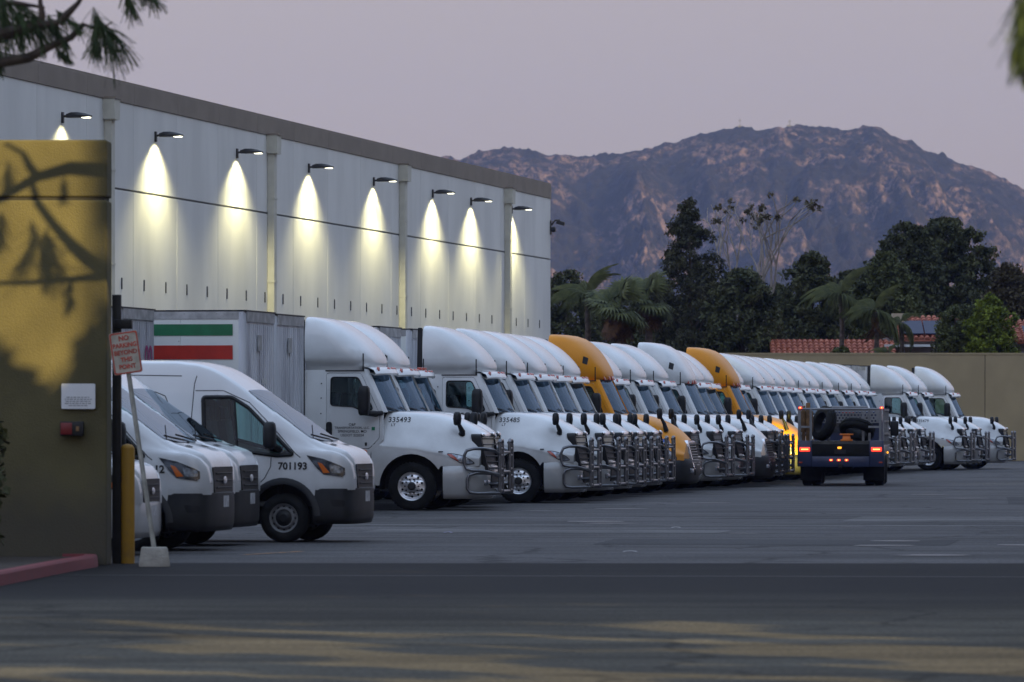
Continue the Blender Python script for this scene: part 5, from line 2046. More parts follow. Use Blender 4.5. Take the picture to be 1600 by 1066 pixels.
tag(o, 'orange chock on the rear edge of the flatbed deck', 'chock')
o.location = on_deck(0.15, -0.16, 1.285); o.rotation_euler = (0, 0, R(84))
mb = MB()
mb.lathe([(0.0, -0.3), (0.17, -0.3), (0.19, -0.27), (0.19, 0.27), (0.17, 0.3), (0.0, 0.3)], 20)
o = mb.build('air_tank', M['timber'], None)
tag(o, 'brown drum strapped inside the left rear rail of the flatbed', 'drum')
o.location = on_deck(0.62, 1.0, 1.84); o.rotation_euler = (R(90), 0, R(20))

# ------------------------------------------------------------------ gate wall, post, sign, bollard
M['tanstucco'] = mat('tan_stucco', (0.104, 0.090, 0.040), 0.9, vary=0.16, vscale=1.2, bump=0.6, bscale=45, dirt=((0.062, 0.055, 0.045), 0.5, 1.3, 0.7))
M['capjoint'] = mat('dark_reveal', (0.03, 0.028, 0.025), 0.9)
gx0, gx1 = -11.0, -5.13
gw = thing('gate_wall', 'tall tan stucco gate wall at the left, branch shadows across its sunlit top', 'wall', (gx1, 72.05, 0), R(-1.5))
L = gx1 - gx0
for z0, z1 in ((0.0, 4.635), (4.675, 5.40)):
    mb = MB()
    mb.box(-L, 0, 0, 0.62, z0, z1)
    mb.build('wall_panel', M['tanstucco'], gw, smooth=False, bevel=0.025)
mb = MB()
mb.box(-L, -0.03, 0.03, 0.58, 4.6, 4.7)
mb.build('reveal_joint', M['capjoint'], gw, smooth=False)
# notice plate and call box on it
M['plate'] = mat('white_notice_plate', (0.70, 0.72, 0.74), 0.4, vary=0.04)
M['greyink'] = mat('grey_print', (0.30, 0.31, 0.33), 0.6)
t = thing('notice_plate', 'small white notice plate fixed to the tan gate wall above the call box', 'sign', (gx1 - 0.36, 72.03, 2.15), R(-1.5))
mb = MB()
mb.plate(rounded([(-0.215, -0.16), (0.215, -0.16), (0.215, 0.16), (-0.215, 0.16)], 0.02, 3), [], lambda a, c: (a, -0.018, c), (0, 0.012, 0))
mb.build('plate_face', M['plate'], t, smooth=False)
for k in range(5):
    mb = MB()
    w = (0.15, 0.17, 0.16, 0.17, 0.12)[k]
    x = -w
    while x < w:
        ln = random.uniform(0.015, 0.05)
        mb.box(x, min(x + ln, w), -0.021, -0.0185, -0.02 - 0.026 * k, -0.007 - 0.026 * k)
        x += ln + 0.012
    mb.build('print_line', M['greyink'], t, smooth=False)
t = thing('call_box', 'small dark red and black call box on the gate wall under the notice plate', 'call box', (gx1 - 0.44, 72.03, 1.74), R(-1.5))
mb = MB()
mb.box(-0.145, 0.155, -0.10, 0.0, -0.09, 0.09)
mb.build('box_body', M['black'], t, bevel=0.012)
M['darkred'] = mat('dark_red_panel', (0.16, 0.012, 0.014), 0.4)
mb = MB()
mb.box(-0.135, 0.01, -0.112, -0.10, -0.075, 0.075)
mb.build('red_cover', M['darkred'], t, bevel=0.006)
mb = MB()
mb.box(0.06, 0.10, -0.11, -0.10, -0.03, 0.03)
mb.build('key_slot', M['timber'], t, smooth=False)
# gate post with hinge bracket
t = thing('gate_post', 'black steel gate post standing behind the end of the tan gate wall', 'gate post', (-5.05, 73.1, 0), 0)
mb = MB()
mb.box(-0.085, 0.03, -0.06, 0.06, 0, 3.46)
mb.build('post', M['black'], t, bevel=0.008)
mb = MB()
mb.box(-0.06, 0.17, -0.10, 0.10, 3.02, 3.14)
mb.build('roller_bracket', M['black'], t, bevel=0.01)
mb = MB()
mb.box(0.0, 0.12, -0.05, 0.05, 1.05, 1.20)
mb.build('latch_box', M['chassis'], t, bevel=0.01)
# bollard
M['bollard'] = mat('bollard_yellow', (0.36, 0.19, 0.012), 0.6, col2=(0.24, 0.13, 0.03), vscale=6, thr=(0.5, 0.75))
mb = MB()
mb.lathe([(0.092, -1.50), (0.092, -0.02), (0.085, 0.0), (0.06, 0.03), (0.0, 0.045)], 20)
o2 = MB(); o2.v = [(x, z, y + 1.5) for x, y, z in mb.v]; o2.f = mb.f
o = o2.build('bollard', M['bollard'], None)
tag(o, 'worn yellow bollard beside the end of the gate wall', 'bollard')
o.location = (-4.94, 73.1, 0.0)
# leaning sign in a concrete block
M['signwhite'] = mat('faded_sign_white', (0.48, 0.44, 0.36), 0.55, vary=0.22, vscale=6)
M['signred'] = mat('faded_sign_red', (0.46, 0.06, 0.035), 0.55, vary=0.25, vscale=9)
M['post'] = mat('weathered_post', (0.38, 0.38, 0.34), 0.6, 0.3, vary=0.2, vscale=6)
M['concrete'] = mat('concrete_block', (0.34, 0.32, 0.28), 0.9, vary=0.2, vscale=4, bump=0.5)
t = thing('parking_sign', 'leaning white no parking sign with red letters, standing in a concrete block', 'sign', (-4.50, 71.6, 0), R(4))
mb = MB()
mb.loft([[(-0.20, -0.17, 0), (0.20, -0.17, 0), (0.20, 0.17, 0), (-0.20, 0.17, 0)], [(-0.165, -0.14, 0.25), (0.165, -0.14, 0.25), (0.165, 0.14, 0.25), (-0.165, 0.14, 0.25)]], wrap=True, caps=True)
mb.build('base', M['concrete'], t, bevel=0.02)
lean = Vector((-0.145, 0, 1)).normalized()
side = Vector((0.99, 0, 0.1435)).normalized()
p0 = Vector((0.0, 0.02, 0.2))
mb = MB()
mb.tube([p0, p0 + lean * 2.75], 0.032, 10)
mb.build('post', M['post'], t)
fc = p0 + lean * 2.52
fn = lambda dy: (lambda u, v: tuple(fc + side * u + lean * v + Vector((0, dy, 0))))
mb = MB()
mb.plate(rounded([(-0.18, -0.265), (0.18, -0.265), (0.18, 0.265), (-0.18, 0.265)], 0.03, 3), [], fn(-0.045), (0, 0.006, 0))
sf = mb.build('sign_face', M['signwhite'], t, smooth=False)
mb = MB()
mb.plate(rounded([(-0.175, -0.26), (0.175, -0.26), (0.175, 0.26), (-0.175, 0.26)], 0.03, 3), [rounded([(-0.158, -0.243), (0.158, -0.243), (0.158, 0.243), (-0.158, 0.243)], 0.025, 3)], fn(-0.049), (0, 0.002, 0))
mb.build('sign_border', M['signred'], sf, smooth=False)
for s_, v, w in (('NO', 0.185, 0.062), ('PARKING', 0.095, 0.055), ('BEYOND', 0.005, 0.055), ('THIS', -0.085, 0.055), ('POINT', -0.175, 0.055)):
    f2 = fn(-0.049)
    text_mb(s_, w, lambda a, c, v=v: f2(a * 0.92, c + v), 1.0, 0.035).build('sign_lettering', M['signred'], sf, smooth=False, fix=False)

# scraps blown across the yard
M['paper'] = mat('paper_scrap', (0.38, 0.37, 0.36), 0.8)
for k, (px_, py_, w, lab, m_) in enumerate(((984, 864, 0.10, 'flat white paper scrap on the asphalt in the middle of the yard, nearest the camera', 'paper'),
                                  (1056, 826, 0.08, 'small pale paper scrap on the asphalt beyond the larger scrap', 'paper'),
                                  (700, 834, 0.07, 'small bluish wrapper lying on the asphalt in front of truck 335485', 'blue'),
                                  (1548, 757, 0.16, 'small dark lump of debris on the asphalt at the right', 'black'))):
    Yd = 8889 * 1.82 / (py_ - 660)
    mb = MB()
    mb.loft([[(-w, -w * .7, 0.012), (0, -w * .75, 0.03), (w, -w * .5, 0.012)], [(-w * .9, 0, 0.02), (0.02, 0.02, 0.03), (w, 0.1 * w, 0.02)], [(-w * .8, w * .7, 0.012), (0, w * .8, 0.03), (w * .9, w * .6, 0.012)]])
    o = mb.build('paper_scrap' if m_ != 'black' else 'debris', M[m_], None)
    o.location = ((px_ - 800) / 8889 * Yd, Yd, 0.004)
    tag(o, lab, 'litter')
# ------------------------------------------------------------------ back wall and houses
M['tanwall'] = mat('tan_block_wall', (0.40, 0.31, 0.18), 0.9, vary=0.07, vscale=0.7, bump=0.4, bscale=20)
bw = thing('perimeter_wall', 'long tan stucco perimeter wall closing the far end of the yard', 'wall', (0, 268, 0), R(-1.2))
jx = [-6.0, 2.3, 11.0, 22.25, 33.5, 45.0]
for a, b_ in zip(jx[:-1], jx[1:]):
    mb = MB()
    mb.box(a + 0.012, b_ - 0.012, 0, 0.35, 0.0, 5.0)
    mb.build('wall_panel', M['tanwall'], bw, smooth=False, bevel=0.02)
mb = MB()
mb.box(jx[0], jx[-1], -0.02, 0.37, 5.0, 5.09)
mb.build('coping', M['tanwall'], bw, smooth=False)
mb = MB()
mb.box(jx[0] + .1, jx[-1] - .1, 0.05, 0.3, 0, 4.98)
mb.build('joint_backing', M['capjoint'], bw, smooth=False)

M['tile'] = mat('clay_roof_tile', (0.42, 0.135, 0.075), 0.8, col2=(0.30, 0.085, 0.05), vscale=2.5, thr=(0.4, 0.6))
M['mauvestucco'] = mat('mauve_stucco', (0.26, 0.215, 0.205), 0.9, vary=0.08, bump=0.3)
M['beige'] = mat('beige_stucco', (0.46, 0.38, 0.27), 0.9, vary=0.06)
M['solar'] = mat('solar_panel', (0.012, 0.018, 0.055), 0.4, 0.0, spec=0.2)


def tile_roof(parent, x0, x1, y0, z0, y1, z1):
    """barrel tiles on a slope: every tile has its own curved face"""
    mb = MB()
    sl = Vector((0, y1 - y0, z1 - z0))
    n = max(2, int(sl.length / 0.38))
    up = Vector((0, -(z1 - z0), y1 - y0)).normalized()
    cols = int((x1 - x0) / 0.27)
    for j in range(n):
        for i in range(cols):
            a = Vector((0, y0, z0)) + sl * (j / n)
            b_ = Vector((0, y0, z0)) + sl * ((j + 1.1) / n)
            cx = x0 + (i + 0.5) * (x1 - x0) / cols + random.uniform(-.015, .015)
            lift = random.uniform(0, 0.015)
            ra = []
            for p, r in ((a, 0.125), (b_, 0.105)):
                ra.append([p + Vector((cx + r * math.cos(t_), 0, 0)) + up * (r * 0.9 * math.sin(t_) + lift + (0.03 if p is a else 0)) for t_ in np.linspace(0, math.pi, 5)])
            mb.loft(ra)
            mb.add(ra[0], [tuple(range(5))])
    o = mb.build('roof_tiles', M['tile'], parent, angle=50, fix=False)
    o['kind'] = 'stuff'
    mb = MB()
    mb.obox(Vector(((x0 + x1) / 2, (y0 + y1) / 2, (z0 + z1) / 2)) - up * 0.06, ((x1 - x0) / 2, 0, 0), sl / 2, up * 0.05)
    mb.build('roof', M['tile'], parent, smooth=False)


h1 = thing('house', 'house with a long low red clay tile roof right behind the perimeter wall', 'house', (0, 0, 0), 0)
tile_roof(h1, 13.0, 19.3, 284.0, 4.55, 287.2, 5.92)
mb = MB()
mb.box(13.3, 19.0, 284.4, 292, 0, 4.6)
mb.build('wall', M['beige'], h1, smooth=False)
mb = MB()
mb.box(13.0, 19.3, 287.1, 287.5, 5.86, 6.0)
mb.build('ridge_cap', M['tile'], h1, smooth=False)
h2 = thing('house', 'mauve stucco house with dark solar panels and a red ridge, behind the far trees', 'house', (0, 0, 0), 0)
mb = MB()
mb.box(18.9, 25.4, 287.0, 296, 0, 6.1)
mb.build('wall', M['mauvestucco'], h2, smooth=False)
tile_roof(h2, 19.4, 25.6, 286.7, 6.0, 290.0, 7.18)
for k in range(4):
    mb = MB()
    x = 19.75 + 1.08 * k
    mb.obox((x + 0.52, 287.9, 6.62), (0.51, 0, 0), (0, 0.95, 0.34), (0, -0.01, 0.028))
    mb.build('solar_panel', M['solar'], h2, smooth=False)
mb = MB()
mb.box(19.3, 19.9, 288.6, 289.4, 6.2, 7.35)
mb.build('chimney', M['beige'], h2, smooth=False)
mb = MB()
mb.box(18.75, 21.4, 286.2, 286.9, 5.62, 5.74)
mb.build('fascia', M['plate'], h2, smooth=False)
h3 = thing('house', 'house corner with a dark blue roof at the right edge behind the bushes', 'house', (0, 0, 0), 0)
mb = MB()
mb.box(25.7, 34, 288.5, 298, 0, 5.9)
mb.build('wall', M['mauvestucco'], h3, smooth=False)
tile_roof(h3, 25.6, 34, 288.0, 5.9, 291.5, 7.0)
for k in range(3):
    mb = MB()
    mb.obox((26.6 + 1.3 * k, 289.3, 6.42), (0.6, 0, 0), (0, 0.95, 0.30), (0, -0.01, 0.028))
    mb.build('solar_panel', M['solar'], h3, smooth=False)

# ------------------------------------------------------------------ trees
def leafmat(name, c0, c1, scale=0.9):
    m = bpy.data.materials.new(name)
    m.use_nodes = True
    nt = m.node_tree
    b = nt.nodes['Principled BSDF']
    b.inputs['Roughness'].default_value = 0.7
    b.inputs['Specular IOR Level'].default_value = 0.25
    tc = node(nt, 'ShaderNodeTexCoord')
    n = node(nt, 'ShaderNodeTexNoise')
    n.inputs['Scale'].default_value = scale
    n.inputs['Detail'].default_value = 6
    n.inputs['Roughness'].default_value = 0.75
    nt.links.new(tc.outputs['Object'], n.inputs['Vector'])
    r = node(nt, 'ShaderNodeValToRGB')
    r.color_ramp.elements[0].position = 0.36
    r.color_ramp.elements[1].position = 0.66
    r.color_ramp.elements[0].color = (*c0, 1)
    r.color_ramp.elements[1].color = (*c1, 1)
    nt.links.new(n.outputs['Fac'], r.inputs[0])
    nt.links.new(r.outputs[0], b.inputs['Base Color'])
    b.inputs['Transmission Weight'].default_value = 0.0
    return m


M['leaf_dark'] = leafmat('dark_foliage', (0.020, 0.028, 0.013), (0.125, 0.128, 0.055))
M['leaf_conifer'] = leafmat('conifer_foliage', (0.018, 0.024, 0.013), (0.105, 0.100, 0.050))
M['leaf_olive'] = leafmat('olive_foliage', (0.030, 0.038, 0.014), (0.135, 0.145, 0.050))
M['leaf_bright'] = leafmat('sunlit_foliage', (0.04, 0.06, 0.010), (0.26, 0.31, 0.03), 1.3)  # sunlight on the bush put into a brighter leaf colour
M['leaf_brown'] = leafmat('brownish_foliage', (0.040, 0.034, 0.018), (0.135, 0.110, 0.055))
M['leaf_palm'] = leafmat('palm_frond', (0.022, 0.032, 0.012), (0.15, 0.155, 0.052), 0.7)
M['leaf_dead'] = leafmat('dead_frond', (0.05, 0.028, 0.015), (0.18, 0.085, 0.03), 2)
M['needle'] = leafmat('pine_needles', (0.020, 0.034, 0.014), (0.055, 0.085, 0.030), 3)
M['bark'] = mat('brown_bark', (0.10, 0.075, 0.055), 0.9, vary=0.35, vscale=5, bump=0.8, bscale=12)
M['barkpale'] = mat('pale_bark', (0.30, 0.26, 0.235), 0.85, col2=(0.18, 0.15, 0.135), vscale=3, thr=(0.45, 0.65))
M['palmbark'] = mat('palm_bark', (0.12, 0.09, 0.075), 0.9, vary=0.4, vscale=6, bump=0.6)
M['pinebark'] = mat('dark_pine_bark', (0.055, 0.040, 0.032), 0.9, vary=0.4, vscale=9, bump=1.0, bscale=25)


def quads_mesh(name, C, U, V, m):
    """quads from centres and half-edge vectors (numpy)"""
    n = len(C)
    co = np.stack([C - U - V, C + U - V, C + U + V, C - U + V], 1).reshape(-1, 3).astype(np.float32)
    me = bpy.data.meshes.new(name)
    me.vertices.add(4 * n)
    me.vertices.foreach_set('co', co.ravel())
    me.loops.add(4 * n)
    me.loops.foreach_set('vertex_index', np.arange(4 * n, dtype=np.int32))
    me.polygons.add(n)
    me.polygons.foreach_set('loop_start', np.arange(0, 4 * n, 4, dtype=np.int32))
    me.update(calc_edges=True)
    me.materials.append(m)
    return me


def unit(a):
    return a / np.maximum(np.linalg.norm(a, axis=1, keepdims=True), 1e-9)


def leaves(name, centres, rad, per, size, m, parent, asp=0.5, droop=0.0, flat=0.8):
    centres = np.array(centres, float)
    rad = np.broadcast_to(np.array(rad, float), (len(centres),))
    n = len(centres) * per
    C = np.repeat(centres, per, 0) + unit(RNG.normal(size=(n, 3))) * (RNG.random((n, 1))**0.5) * np.repeat(rad, per)[:, None] * np.array([1, 1, flat])
    U = unit(RNG.normal(size=(n, 3)) + np.array([0, 0, -droop]))
    W = unit(RNG.normal(size=(n, 3)))
    V = unit(np.cross(U, W))
    s = size * (0.6 + 0.8 * RNG.random((n, 1)))
    me = quads_mesh(name, C, U * s, V * s * asp, m)
    o = bpy.data.objects.new(name, me)
    COL.objects.link(o)
    o.parent = parent
    return o


def crown_tree(label, x, y, prof, ncl, clump, per, lsize, lm, cat='tree', name='broadleaf_tree', trunk=None, asp=0.5, droop=0.0, group=None, bark='bark', lean=0.0, squash=0.75, jag=1.0):
    """prof: [(z, radius)] outline of the crown from bottom to top"""
    t = thing(name, label, cat, (x, y, 0), 0, group)
    zs = [p[0] for p in prof]; rs = [p[1] for p in prof]
    cen, rad = [], []
    tries = 0
    while len(cen) < ncl and tries < ncl * 30:
        tries += 1
        z = random.uniform(zs[0], zs[-1])
        r = np.interp(z, zs, rs)
        if random.random() > (r / max(rs))**0.8 + 0.12:
            continue
        a = random.uniform(0, 2 * math.pi)
        rho = r * random.uniform(0.25, 1.08)**0.6 * (1 + 0.16 * jag * math.sin(3 * a + z * 1.3))
        cen.append((rho * math.cos(a) + lean * (z - zs[0]), rho * math.sin(a) * squash, z))
        rad.append(clump * random.uniform(0.55, 1.25) * (0.6 + 0.4 * r / max(rs)))
    th = trunk or max(rs) * 0.1
    mb = MB()
    top = zs[-1] - (zs[-1] - zs[0]) * 0.15
    path = [(0, 0, 0)] + [(random.uniform(-.15, .15) + lean * (z - zs[0]) * (z > zs[0]), random.uniform(-.15, .15), z) for z in np.linspace(zs[0] * 0.5 + 0.3, top, 6)]
    mb.tube(path, [th * (1 - 0.8 * k / 6) for k in range(7)], 8)
    for c in random.sample(cen, min(len(cen), 16)):
        z0 = max(zs[0] * 0.6, c[2] - random.uniform(0.8, 2.0))
        p0_ = Vector((lean * max(0, z0 - zs[0]), 0, z0))
        p1_ = Vector(c)
        mid = p0_.lerp(p1_, 0.5) + Vector((0, 0, -0.15))
        mb.tube([p0_, mid, p1_], [th * 0.4, th * 0.25, th * 0.08], 5)
    mb.build('trunk', M[bark], t, fix=False)
    leaves('crown', cen, rad, per, lsize, lm, t, asp, droop)
    return t


TGp = 'trees beyond the perimeter wall'
PX = lambda px, Y: (px - 800) / 8889 * Y
ZZ = lambda py, Y: (660 - py) / 8889 * Y + 1.82
S300 = 300 / 8889


def crown_px(label, px, Y, outline, **kw):
    """outline [(py, half width px)] bottom to top"""
    prof = [(ZZ(py, Y), hw * Y / 8889) for py, hw in outline]
    return crown_tree(label, PX(px, Y), Y, prof, **kw)


LD, LC, LO, LB, LBR = M['leaf_dark'], M['leaf_conifer'], M['leaf_olive'], M['leaf_bright'], M['leaf_brown']
crown_px('tall dark conifer with a pointed top, the highest of the trees beyond the wall', 1077, 300,
         [(575, 40), (540, 66), (470, 58), (430, 50), (400, 36), (380, 34), (350, 22), (325, 12), (312, 3)],
         ncl=445, clump=0.43, per=57, lsize=0.078, lm=LC, name='conifer_tree', asp=0.35, droop=0.6, jag=1.6)
crown_px('dark leafy tree at the foot of the bare sycamores, right of the tall conifer', 1160, 288,
         [(575, 48), (540, 58), (490, 52), (450, 40), (430, 22), (422, 6)], ncl=310, clump=0.47, per=63, lsize=0.078, lm=LD, droop=0.5)
crown_px('dark tree with two rounded tops, just right of the bare sycamores', 1268, 294,
         [(575, 40), (530, 50), (480, 48), (440, 42), (415, 24), (400, 10), (396, 3)], ncl=310, clump=0.43, per=63, lsize=0.078, lm=LD, droop=0.3, jag=1.8)
crown_px('dark low tree behind the queen palm, beside the warehouse corner', 885, 312,
         [(575, 40), (520, 44), (470, 40), (440, 28), (428, 10)], ncl=202, clump=0.47, per=60, lsize=0.084, lm=LD)
crown_px('mid height dark tree between the fan palms and the tall conifer', 1018, 312,
         [(575, 50), (520, 50), (480, 42), (455, 28), (440, 10)], ncl=229, clump=0.47, per=60, lsize=0.084, lm=LD)
crown_px('huge rounded dark tree, widest of all beyond the wall, its top against the mountain', 1475, 322,
         [(545, 40), (500, 62), (450, 70), (400, 64), (370, 52), (352, 34), (343, 8)], ncl=567, clump=0.48, per=66, lsize=0.084, lm=LD, droop=0.7, trunk=0.5, jag=1.2)
crown_px('rounded dark tree overlapping the left side of the huge one', 1415, 318,
         [(545, 44), (500, 56), (450, 54), (410, 44), (380, 34), (360, 22), (352, 6)], ncl=432, clump=0.47, per=63, lsize=0.084, lm=LD, droop=0.6, jag=1.2)
crown_px('olive green tree in front of the two biggest dark trees', 1385, 305,
         [(560, 40), (520, 55), (480, 58), (440, 44), (410, 24), (398, 6)], ncl=324, clump=0.47, per=60, lsize=0.078, lm=LO)
crown_px('brownish green tree at the right edge beyond the bright bush', 1578, 310,
         [(560, 34), (500, 42), (460, 38), (430, 24), (412, 8)], ncl=270, clump=0.43, per=60, lsize=0.078, lm=LBR)
crown_px('dark tree filling the gap between the sycamores and the queen palms', 1325, 330,
         [(575, 40), (520, 44), (470, 40), (440, 30), (425, 8)], ncl=229, clump=0.47, per=60, lsize=0.084, lm=LD)
crown_px('low dark tree under the sycamores, behind the leafy one', 1212, 330,
         [(575, 46), (520, 46), (480, 40), (455, 24), (445, 6)], ncl=216, clump=0.47, per=60, lsize=0.084, lm=LD)
crown_px('dark tree behind the fan palms near the warehouse', 955, 332,
         [(575, 46), (520, 46), (485, 36), (465, 14)], ncl=202, clump=0.47, per=60, lsize=0.084, lm=LD)
crown_px('wide dark tree at the base of the tall conifer', 1105, 318,
         [(575, 52), (530, 54), (480, 44), (450, 26), (438, 6)], ncl=243, clump=0.47, per=60, lsize=0.084, lm=LC, droop=0.5)
crown_px('bright yellow green bush showing over the right end of the perimeter wall', 1548, 276,
         [(570, 34), (540, 38), (510, 38), (485, 30), (468, 14), (462, 4)], ncl=202, clump=0.33, per=63, lsize=0.060, lm=LB, cat='bush', name='garden_bush')
crown_px('olive bush just left of the bright yellow green one, over the wall', 1496, 277,
         [(570, 30), (540, 36), (515, 34), (495, 24), (478, 8)], ncl=162, clump=0.33, per=60, lsize=0.060, lm=LO, cat='bush', name='garden_bush')
crown_px('mixed green bush between the olive bush and the bright one, its top lower', 1522, 279,
         [(570, 26), (540, 32), (510, 30), (490, 18), (482, 6)], ncl=130, clump=0.36, per=70, lsize=0.060, lm=LO, cat='bush', name='garden_bush')
crown_px('small green bush in front of the red tile roof', 1314, 275, [(572, 14), (556, 14), (546, 8), (542, 2)], ncl=24, clump=0.23, per=54, lsize=0.054, lm=LO, cat='bush', name='garden_bush')


# bare sycamores with tufts of brown leaves at the twig ends
def sycamore(label, px, Y, py_top, spread, seed, extra=None):
    rnd = random.Random(seed)
    x = PX(px, Y)
    H = ZZ(py_top, Y)
    t = thing('sycamore_tree', label, 'tree', (x, Y, 0), 0, TGp)
    mb = MB()
    tips = []

    def grow(p, d, ln, r, lev):
        pts, rs_ = [p], [r]
        q = p.copy()
        dd = d.copy()
        n = 4
        for k in range(n):
            dd = (dd + Vector((rnd.uniform(-.22, .22), rnd.uniform(-.22, .22), rnd.uniform(-.04, .16)))).normalized()
            q = q + dd * ln / n
            pts.append(q.copy()); rs_.append(r * (1 - 0.45 * (k + 1) / n))
        mb.tube(pts, rs_, 6 if lev < 2 else 4)
        if lev >= 5 or q.z > H - 0.1:
            tips.append(q)
            return
        for k in range(2 if lev else 3):
            a = rnd.uniform(0, 2 * math.pi)
            nd = (dd + Vector((math.cos(a), math.sin(a) * 0.7, rnd.uniform(0, .5))) * rnd.uniform(0.35, 0.75) * spread).normalized()
            if q.z + nd.z * ln * 0.72 > H: nd.z *= 0.3
            grow(q, nd, ln * rnd.uniform(0.58, 0.76), r * 0.60, lev + 1)
    grow(Vector((0, 0, 0)), Vector((0, 0, 1)), H * 0.40, 0.24, 0)
    if extra:
        for e0, e1 in extra:
            p0_, p1_ = Vector(e0), Vector(e1)
            mb.tube([p0_, p0_.lerp(p1_, .5) + Vector((0, 0, .25)), p1_], [0.10, 0.08, 0.03], 6)
            for k in range(5):
                b0 = p0_.lerp(p1_, 0.35 + 0.13 * k)
                mb.tube([b0, b0 + Vector((rnd.uniform(-.2, .6), rnd.uniform(-.3, .3), rnd.uniform(.3, .9)))], [0.035, 0.012], 4)
    mb.build('trunk', M['barkpale'], t, fix=False)
    pick = [p for p in tips if rnd.random() < 0.5]
    leaves('crown', [tuple(p) for p in pick], 0.24, 16, 0.07, LBR, t, 0.7)
    return t


sycamore('bare pale sycamore with brown leaf tufts, left of two, right beside the conifer', 1150, 312, 320, 0.62, 5)
sycamore('bare pale sycamore with brown leaf tufts, right of two, with a long side limb', 1214, 308, 324, 0.58, 12, extra=[((0.2, 0, 6.0), (2.4, -0.3, 8.2)), ((0.1, 0, 5.2), (-0.9, 0, 7.6))])


# palms: every frond is a part of its own, on a few shared meshes
def frond_mesh(name, Lf, arch, hang, m, n=26, width=0.5):
    """pinnate frond: rachis arching out along +x, leaflets hanging"""
    rach = []
    for k in range(n + 1):
        u = k / n
        rach.append(Vector((Lf * (u - 0.18 * u * u * arch), 0, Lf * (0.42 * arch * u - 0.85 * arch * u * u))))
    mb = MB()
    mb.tube(rach, [0.03 * (1 - 0.8 * k / n) for k in range(n + 1)], 4)
    for k in range(3, n + 1):
        u = k / n
        ln = width * (math.sin(math.pi * min(1, u * 0.9 + 0.1))**0.6) * random.uniform(0.85, 1.15) + 0.08
        for s in (-1, 1):
            p = rach[k]
            tip = p + Vector((0.35 * ln, s * ln * (1 - hang * 0.75), -ln * hang * random.uniform(0.8, 1.1)))
            w = Vector((0.028, 0, 0.008))
            mid = p.lerp(tip, 0.5) + Vector((0, 0, 0.04))
            mb.add([p - w, p + w, mid + w, mid - w, tip], [(0, 1, 2, 3), (3, 2, 4)])
    return mb.mesh(name, m, smooth=False, fix=False)


def fan_mesh(name, Rf, m, n=20):
    mb = MB()
    mb.tube([(0, 0, 0), (Rf * 0.9, 0, 0.05)], [0.03, 0.02], 4)
    c = Vector((Rf * 0.9, 0, 0.05))
    for k in range(n):
        a = R(-115) + R(230) * k / (n - 1)
        ln = Rf * random.uniform(0.85, 1.05)
        dirv = Vector((math.cos(a), math.sin(a), -0.12))
        side_ = Vector((-math.sin(a), math.cos(a), 0)) * 0.055
        m1 = c + dirv * ln * 0.6
        tip = c + dirv * ln + Vector((0, 0, -0.22 * Rf))
        mb.add([c, m1 + side_, tip, m1 - side_ + Vector((0, 0, 0.02))], [(0, 1, 2, 3)])
    return mb.mesh(name, m, smooth=False, fix=False)


FRQ = [frond_mesh('frond', 2.3, 1.0, 0.8, M['leaf_palm'], width=0.62), frond_mesh('frond', 2.1, 1.25, 0.85, M['leaf_palm'], width=0.6)]
FRD = [frond_mesh('dead_frond', 1.7, 1.6, 0.9, M['leaf_dead'], width=0.5)]
FAN = [fan_mesh('frond', 0.85, M['leaf_palm']), fan_mesh('frond', 0.75, M['leaf_palm'])]
FAND = [fan_mesh('dead_frond', 0.75, M['leaf_dead'])]


def palm(label, px, Y, py_c, meshes, nf, scale, name, trunk_r=0.2, el=(-35, 75), dead=None, ndead=0):
    x = PX(px, Y)
    zc = ZZ(py_c, Y)
    t = thing(name, label, 'palm tree', (x, Y, 0), 0, TGp)
    mb = MB()
    n = 10
    mb.tube([(0.06 * math.sin(k), 0, zc * k / n) for k in range(n + 1)], [trunk_r * (1.15 - 0.35 * k / n + (0.06 if k % 2 else 0)) for k in range(n + 1)], 10)
    mb.build('trunk', M['palmbark'], t)
    for k in range(nf + ndead):
        isd = k >= nf
        me_ = random.choice(dead if isd else meshes)
        o = bpy.data.objects.new('dead_frond' if isd else 'frond', me_)
        COL.objects.link(o)
        o.parent = t
        o.location = (0, 0, zc)
        e = R(random.uniform(-80, -55)) if isd else R(el[0] + (el[1] - el[0]) * ((k * 0.618) % 1))
        o.rotation_euler = (random.uniform(-.2, .2), -e, 2 * math.pi * (k * 0.381966 + random.uniform(-.03, .03)))
        s = scale * random.uniform(0.85, 1.15)
        o.scale = (s, s, s)
    return t


palm('queen palm with a pale trunk and drooping fronds beside the warehouse corner', 917, 285, 462, FRQ, 30, 1.0, 'queen_palm', 0.17)
palm('bushy fan palm with brown skirt, the nearer to the warehouse of the fan palms', 968, 281, 482, FAN, 46, 1.25, 'fan_palm', 0.22, (-40, 80), FAND, 12)
palm('fan palm partly hidden, between the other fan palm and the tall conifer', 1012, 284, 470, FAN, 42, 1.15, 'fan_palm', 0.22, (-40, 80), FAND, 12)
palm('slim queen palm with a pale trunk rising behind the red tile roof', 1314, 281, 462, FRQ, 28, 0.95, 'queen_palm', 0.13)
palm('queen palm with hanging orange dead fronds above the end of the red roof', 1368, 280, 487, FRQ, 28, 0.95, 'queen_palm', 0.14, (-30, 75), FRD, 7)
palm('small olive palm between the two tile roofed houses', 1408, 283, 505, FRQ, 16, 0.7, 'queen_palm', 0.14, (-40, 60))
palm('low spiky dark cycad just behind the perimeter wall', 1388, 274, 551, FRQ, 18, 0.42, 'cycad', 0.2, (-15, 65))


